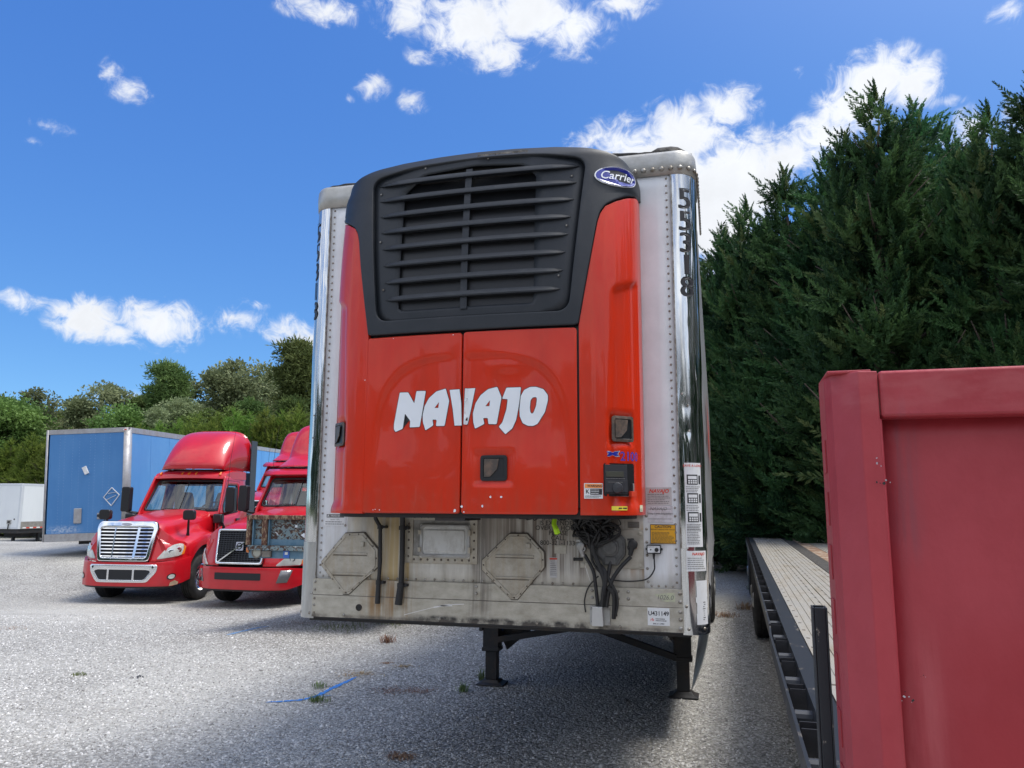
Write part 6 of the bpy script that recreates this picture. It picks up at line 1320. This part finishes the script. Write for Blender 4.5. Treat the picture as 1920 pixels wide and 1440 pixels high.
        m.prism([(c0_+.045*math.cos(a_), c1_+.045*math.sin(a_)) for a_ in [k*math.pi/12 for k in range(24)]], GP, .063, .066, 0); rect(m, GP, c0_-.066, c0_+.066, c1_-.018, c1_+.018, .068, 1); m.build('emblem', [MT['silver'], MT['black']], g, fix=False)
    # hood
    hood = []
    ys = [.16,.22,.30,.38,.46,.54,.60,.62,.635,.655,.68,.72,.78,.85,.95,1.05,1.15,1.25,1.35,1.45,1.55,1.65,1.72,1.78,1.82,1.845,1.865,1.88,1.9,2.0,2.1,2.2]
    for y in ys:
        tt = (y-.16)/2.04; zt_ = (1.60+.30*tt**.8) if A else (1.50+.46*tt**.75); zt_ -= .10*max(0, 1-tt*7)**2
        fw = 1.19-(.40*max(0, 1-(y-.1)/.75)**2); zf = 1.22+.16*math.exp(-((y-1.35)/.55)**2)+.10*tt; dy = abs(y-1.25); arch = .50+math.sqrt(max(0, .63**2-dy**2)) if dy < .63 else .50
        zbm = max(arch, .95 if y < .61 else (.72 if y > 1.8 else .5)); zbm = min(zbm, 1.14)
        sh_ = .62+.17*tt if A else .66+.16*tt
        hp = [(0,zt_+.015),(sh_*.5,zt_),(sh_*.85,zt_-.03),(sh_,zt_-.10),(sh_+.05,zt_-.22),(sh_+.09,zf+.06),(min(fw-.10, sh_+.20),zf+.01),(fw-.05,zf-.045),(fw,zf-.13),(fw+.005,(zf+zbm)/2-.04),(fw+.002,zbm)]
        if zbm > zf-.12: hp[-3] = (fw, zf-.08); hp[-2] = (fw+.003, zf-.1)
        hood.append([(-x, y+.06*abs(x)*0, z) for x, z in hp[::-1][:-1]]+[(x, y, z) for x, z in hp])
    m = MB(); m.loft(hood); m.add([hood[0][k] for k in range(len(hood[0]))], [tuple(range(len(hood[0])))])
    ho = m.build('hood', RD, t, smooth=50)
    for sg in (-1, 1): m = MB(); m.box(min(sg*.55, sg*1.08), max(sg*.55, sg*1.08), .7, 1.9, .55, 1.15); m.build('wheel_well', MT['under'], t)
    # cab
    yb, zb1, zt1 = 2.12, (1.86 if A else 1.95), 2.70
    CR = lambda x: 1.02-.10*max(0, (x-1.9))/.8
    WP = lambda u, v, o=0: (u, yb+(v-zb1)*(.60 if A else .50)-o*.85+.10*u*u, v+o*.5)
    ringsheet('windshield_frame', WP, [(-1.03,zb1-.10),(1.03,zb1-.10),(.93,zt1+.06),(-.93,zt1+.06)], roundpoly([(-.96,zb1+.02),(.96,zb1+.02),(.855,zt1-.10),(-.855,zt1-.10)], .07), RD, t, thick=.05, n=120, m=3)
    ringsheet('windshield_seal', WP, roundpoly([(-.985,zb1-.005),(.985,zb1-.005),(.875,zt1-.07),(-.875,zt1-.07)], .09), roundpoly([(-.945,zb1+.03),(.945,zb1+.03),(.84,zt1-.115),(-.84,zt1-.115)], .07), MT['rubber'], t, off=.008, thick=.012, n=120, m=1)
    ws = sheet('windshield', WP, [(-.955,zb1+.02),(.955,zb1+.02),(.85,zt1-.11),(-.85,zt1-.11)], MT['glass'], t, off=-.002, thick=0, step=(.1,.2))
    m = MB(); m.bar(WP(0,zb1+.02,.006), WP(0,zt1-.11,.006), .012, .012); m.build('center_strip', MT['rubber'], ws)
    for x in (-.52,.38): m = MB(); m.tube([WP(x,zb1+.0,.03), WP(x+.2,zb1+.045,.03), WP(x+.5,zb1+.035,.025)], .010, 6); m.build('wiper', MT['black'], ws)
    ye = 3.62
    for sg in (-1, 1):
        SP = lambda u, v, o=0, sg=sg: (sg*(1.03+o-.10*max(0, v-1.9)/.8), u, v)
        ow = [(2.02,.95),(ye,.95),(ye,zt1+.02),(yb+.42,zt1+.02),(yb-.03,zb1-.05),(2.02,1.6)]
        iw = roundpoly([(2.36,1.78),(3.12,1.86),(3.16,2.50),(2.66,2.50),(2.30,1.98)], .07)
        ringsheet('cab_side', SP, ow, iw, RD, t, thick=.04*sg, n=120, m=3)
        ringsheet('door_seal', SP, [(2.74+(u-2.74)*1.06, 2.15+(v-2.15)*1.06) for u, v in iw], [(2.74+(u-2.74)*.97, 2.15+(v-2.15)*.97) for u, v in iw], MT['rubber'], t, off=.004, thick=.006, n=90, m=1)
        m = MB(); m.add([SP(u, v, -.02) for u, v in iw], [tuple(range(len(iw)))]); m.build('side_window', MT['glass'], t)
        m = MB(); dl = [(2.26,1.0),(3.30,1.0),(3.30,2.60),(2.62,2.62),(2.20,2.0),(2.20,1.4)]
        for i in range(6): p, q = dl[i], dl[(i+1)%6]; m.bar(SP(*p,.002), SP(*q,.002), .006, .006)
        m.build('door_gap', MT['black'], t); m = MB(); m.box(min(sg*1.035,sg*1.06), max(sg*1.035,sg*1.06), 3.0, 3.2, 1.60, 1.68); m.build('door_handle', MT['black'], t)
        # tank and steps
        m = MB(); m.tube([(sg*.88, 2.5, .62), (sg*.88, 4.0, .62)], .26, 20); m.build('fuel_tank', MT['steelgrey'], t, smooth=50)
        m = MB(); m.box(min(sg*.62, sg*1.1), max(sg*.62, sg*1.1), 2.0, 2.5, .38, .95); m.build('step_box', RD, t, bevel=.02)
        # mirrors
        m = MB(); x = sg*1.33; m.prism(rrect(x-.11, x+.11, 1.84, 2.44, .05), lambda u, v, o: (u, 2.10-o, v), -.05, .10); mm = m.build('door_mirror', MT['black'], t, bevel=.015, smooth=True)
        m = MB(); m.tube([(sg*1.02,2.3,1.78),(sg*1.2,2.15,1.82),(sg*1.33,2.08,1.86)], .035, 8); m.build('mirror_arm', MT['black'], mm)
        if A:
            m = MB(); m.tube([(sg*.92,.92,1.22),(sg*.93,.90,1.40),(sg*.98,.80,1.70)], [.055,.03,.022], 10); m.prism(rrect(sg*1.0-.13, sg*1.0+.13, 1.68, 1.90, .06), lambda u, v, o: (u, .80-o, v), -.05, .07); m.build('hood_mirror', MT['black'], t, bevel=.012, smooth=True)
            m = MB(); m.box(min(sg*1.0,sg*1.22), max(sg*1.0,sg*1.22), 1.86, 2.02, 1.58, 1.80); m.bar((sg*1.15,1.95,1.62),(sg*1.28,2.2,1.15),.10,.10); m.build('air_cleaner_snorkel', MT['black'], t, bevel=.03, smooth=True)
        wheel(t, (sg*1.02, 1.25, .40), sg, r=.50, w_=.28, rimm='chrome' if A else 'steelgrey', steer=0)
        for y in (5.0, 6.25): wheel(t, (sg*.98, y, .40), sg, r=.50)
    BP = lambda u, v, o=0: (-u, ye+o, v)
    ringsheet('rear_wall', BP, [(-.98,.95),(.98,.95),(.93,zt1+.04),(-.93,zt1+.04)], roundpoly([(-.78,1.95),(.78,1.95),(.76,2.50),(-.76,2.50)], .06), MT['seat'], t, thick=.03, n=100, m=2)
    m = MB(); m.box(-.10,.10,ye-.03,ye+.02,1.95,2.50); m.build('rear_pillar', MT['seat'], t)
    m = MB(); m.add([(-.78,ye,1.95),(.78,ye,1.95),(.76,ye,2.5),(-.76,ye,2.5)], [(0,1,2,3)]); m.build('rear_window', MT['glass'], t)
    m = MB(); m.box(-.95,.95,2.25,2.70,1.2,zb1-.02); m.box(-.98,.98,2.1,ye,.93,1.2); m.build('dashboard', MT['black'], t, bevel=.03)
    for x in (-.5, .5):
        m = MB(); m.box(x-.24,x+.24,2.85,3.3,1.3,1.5); m.loft([[(x-w__,3.25+d,z),(x+w__,3.25+d,z),(x+w__,3.37+d,z),(x-w__,3.37+d,z)] for z, w__, d in ((1.45,.23,0),(1.9,.22,.03),(2.15,.19,.05),(2.28,.15,.05),(2.33,.11,.05))], closed=True, cap=True); m.build('seat', MT['seat'], t, bevel=.03, smooth=True)
    m = MB(); cc_ = Vector((.5,2.78,1.98)); ax_ = Vector((0,-.45,.9)).normalized(); b1 = Vector((1,0,0)); b2 = ax_.cross(b1); m.tube([cc_+(b1*math.cos(k*math.pi/10)+b2*math.sin(k*math.pi/10))*.23 for k in range(21)], .018, 8); m.bar(cc_-b1*.2, cc_+b1*.2, .04, .02); m.build('steering_wheel', MT['black'], t)
    # roof, visor, marker lamps
    secs = []
    for y, zz, hw_ in ((yb+.40,zt1-.045,.90),(yb+.43,zt1+.03,.905),(yb+.50,zt1+.10,.905),(yb+.66,zt1+.15,.91),(3.0,zt1+.18,.92),(ye,zt1+.18,.93),(ye+.02,zt1+.0,.93)):
        secs.append([(-hw_-.02,y,zt1-.05),(-hw_-.02,y,zz-.03*(zz > zt1)),(-hw_*.92,y-.06*0,zz),(-hw_*.5,y-.07,zz+.012),(0,y-.09,zz+.018),(hw_*.5,y-.07,zz+.012),(hw_*.92,y,zz),(hw_+.02,y,zz-.03*(zz > zt1)),(hw_+.02,y,zt1-.05)])
    m = MB(); m.loft(secs); m.build('roof', RD, t, smooth=60)
    if not A:
        m = MB(); m.loft([[(x*1.0, yb+.30+o_+.10*x*x*.6-.10, z) for x in (-.98,-.7,-.35,0,.35,.7,.98)] for o_, z in ((.16,zt1+.13),(.0,zt1+.06),(-.06,zt1-.0),(.02,zt1-.03),(.2,zt1+.02))]); m.build('sun_visor', RD, t, smooth=60, solid=.01)
    for x in (-.78,-.18,0,.18,.78):
        m = MB(); m.tube([(x,yb+.42-.09*(1-abs(x)),zt1+.05),(x,yb+.50-.09*(1-abs(x)),zt1+.11)], .022, 8); m.build('marker_lamp', MT['amber'] if A else MT['steelgrey'], t)
    # air fairing
    secs = []; NS = 18
    for i in range(NS+1):
        u = i/NS
        if A: y = 2.62+1.14*u; zz = 2.90+1.02*math.sin(math.pi/2*min(1, u*1.12))**.75 if u > 0 else 2.90; wq = .80+.14*u; ex = 4.5
        else: y = 2.68+1.1*u; zz = (2.90+.30*u/.45) if u < .45 else 3.20+.80*math.sin(math.pi/2*min(1, (u-.45)/.40))**.9; wq = .84+.06*u; ex = 6
        hh = zz-2.88; row = []
        for k in range(25):
            a_ = math.pi*k/24; c_, s__ = math.cos(a_), math.sin(a_); row.append((-wq*math.copysign(abs(c_)**(2/ex), c_), y+.22*(1-abs(c_))*(-(1-u))*1., 2.88+hh*abs(s__)**(2/ex)))
        secs.append(row)
    last = secs[-1]; secs.append([(x*1.03, y+.04, 2.88+(z-2.88)*1.035) for x, y, z in last]); secs.append([(x*1.0, y+.22, z-.03) for x, y, z in last])
    m = MB(); m.loft(secs); m.build('roof_fairing', RD, t, smooth=50, solid=.01)
    m = MB(); m.box(-.80,.80,2.70,3.8,2.885,2.892); 
    for x in (-.55,0,.55): m.box(x-.02,x+.02,2.66,2.70,2.87,2.94)
    m.build('fairing_base', MT['silver'], t)
    for sg in (-1, 1):
        m = MB(); m.box(min(sg*.98,sg*1.0), max(sg*.98,sg*1.0), ye+.16, ye+.50, 1.0, 3.70); m.build('side_extender', mat('grey_rubber', (.05,.055,.06), .5), t)
    m = MB(); m.box(-.45,-.36,.5,7.0,.75,.98); m.box(.36,.45,.5,7.0,.75,.98); m.box(-.5,.5,5.3,6.0,1.0,1.1); m.box(-.4,.4,.3,2.0,.5,1.3); m.tube([(-.9,1.25,.5),(.9,1.25,.5)], .06, 8)
    for y in (5.0,6.25): m.tube([(-.9,y,.5),(.9,y,.5)], .07, 8)
    m.build('chassis', MT['under'], t)
    m = MB()
    for x, y, h_ in ((1.02,2.5,1.55),(.9,3.7,1.5)) if A else ((-.95,2.6,1.6),): m.tube([(x,y,2.3),(x+.02,y+.02,2.3+h_*.5),(x+.10,y+.05,2.3+h_)], [.006,.005,.003], 5)
    m.build('antenna', MT['rubber'], t)
    if A:
        m = MB(); m.add([FP(u, v, .07) for u, v in ((.98,.30),(1.14,.33),(1.16,.38),(1.08,.42),(1.0,.38))], [(0,1,2,3,4)]); m.build('bumper_damage', mat('bare_plastic', (.42,.30,.20), .7), t)
    return t
ca = (-10.94, 9.67); tractor('A', (*ca, gz(-10.3, 10.9)+.10), R(8.5), 'red truck with chrome bar grille and rounded roof fairing, nearest the blue trailer')
vo = (-8.05, 9.55); tractor('B', (*vo, gz(-8.0, 10.8)+.10), R(0), 'red truck with black mesh grille and diagonal bar, partly behind the rusted blue flatbed nose')
th = (-12.9, 17.3); tractor('B', (*th, gz(-12.9, 18.6)+.06), R(2), 'red truck farthest back, only its roof fairing showing behind the second truck')
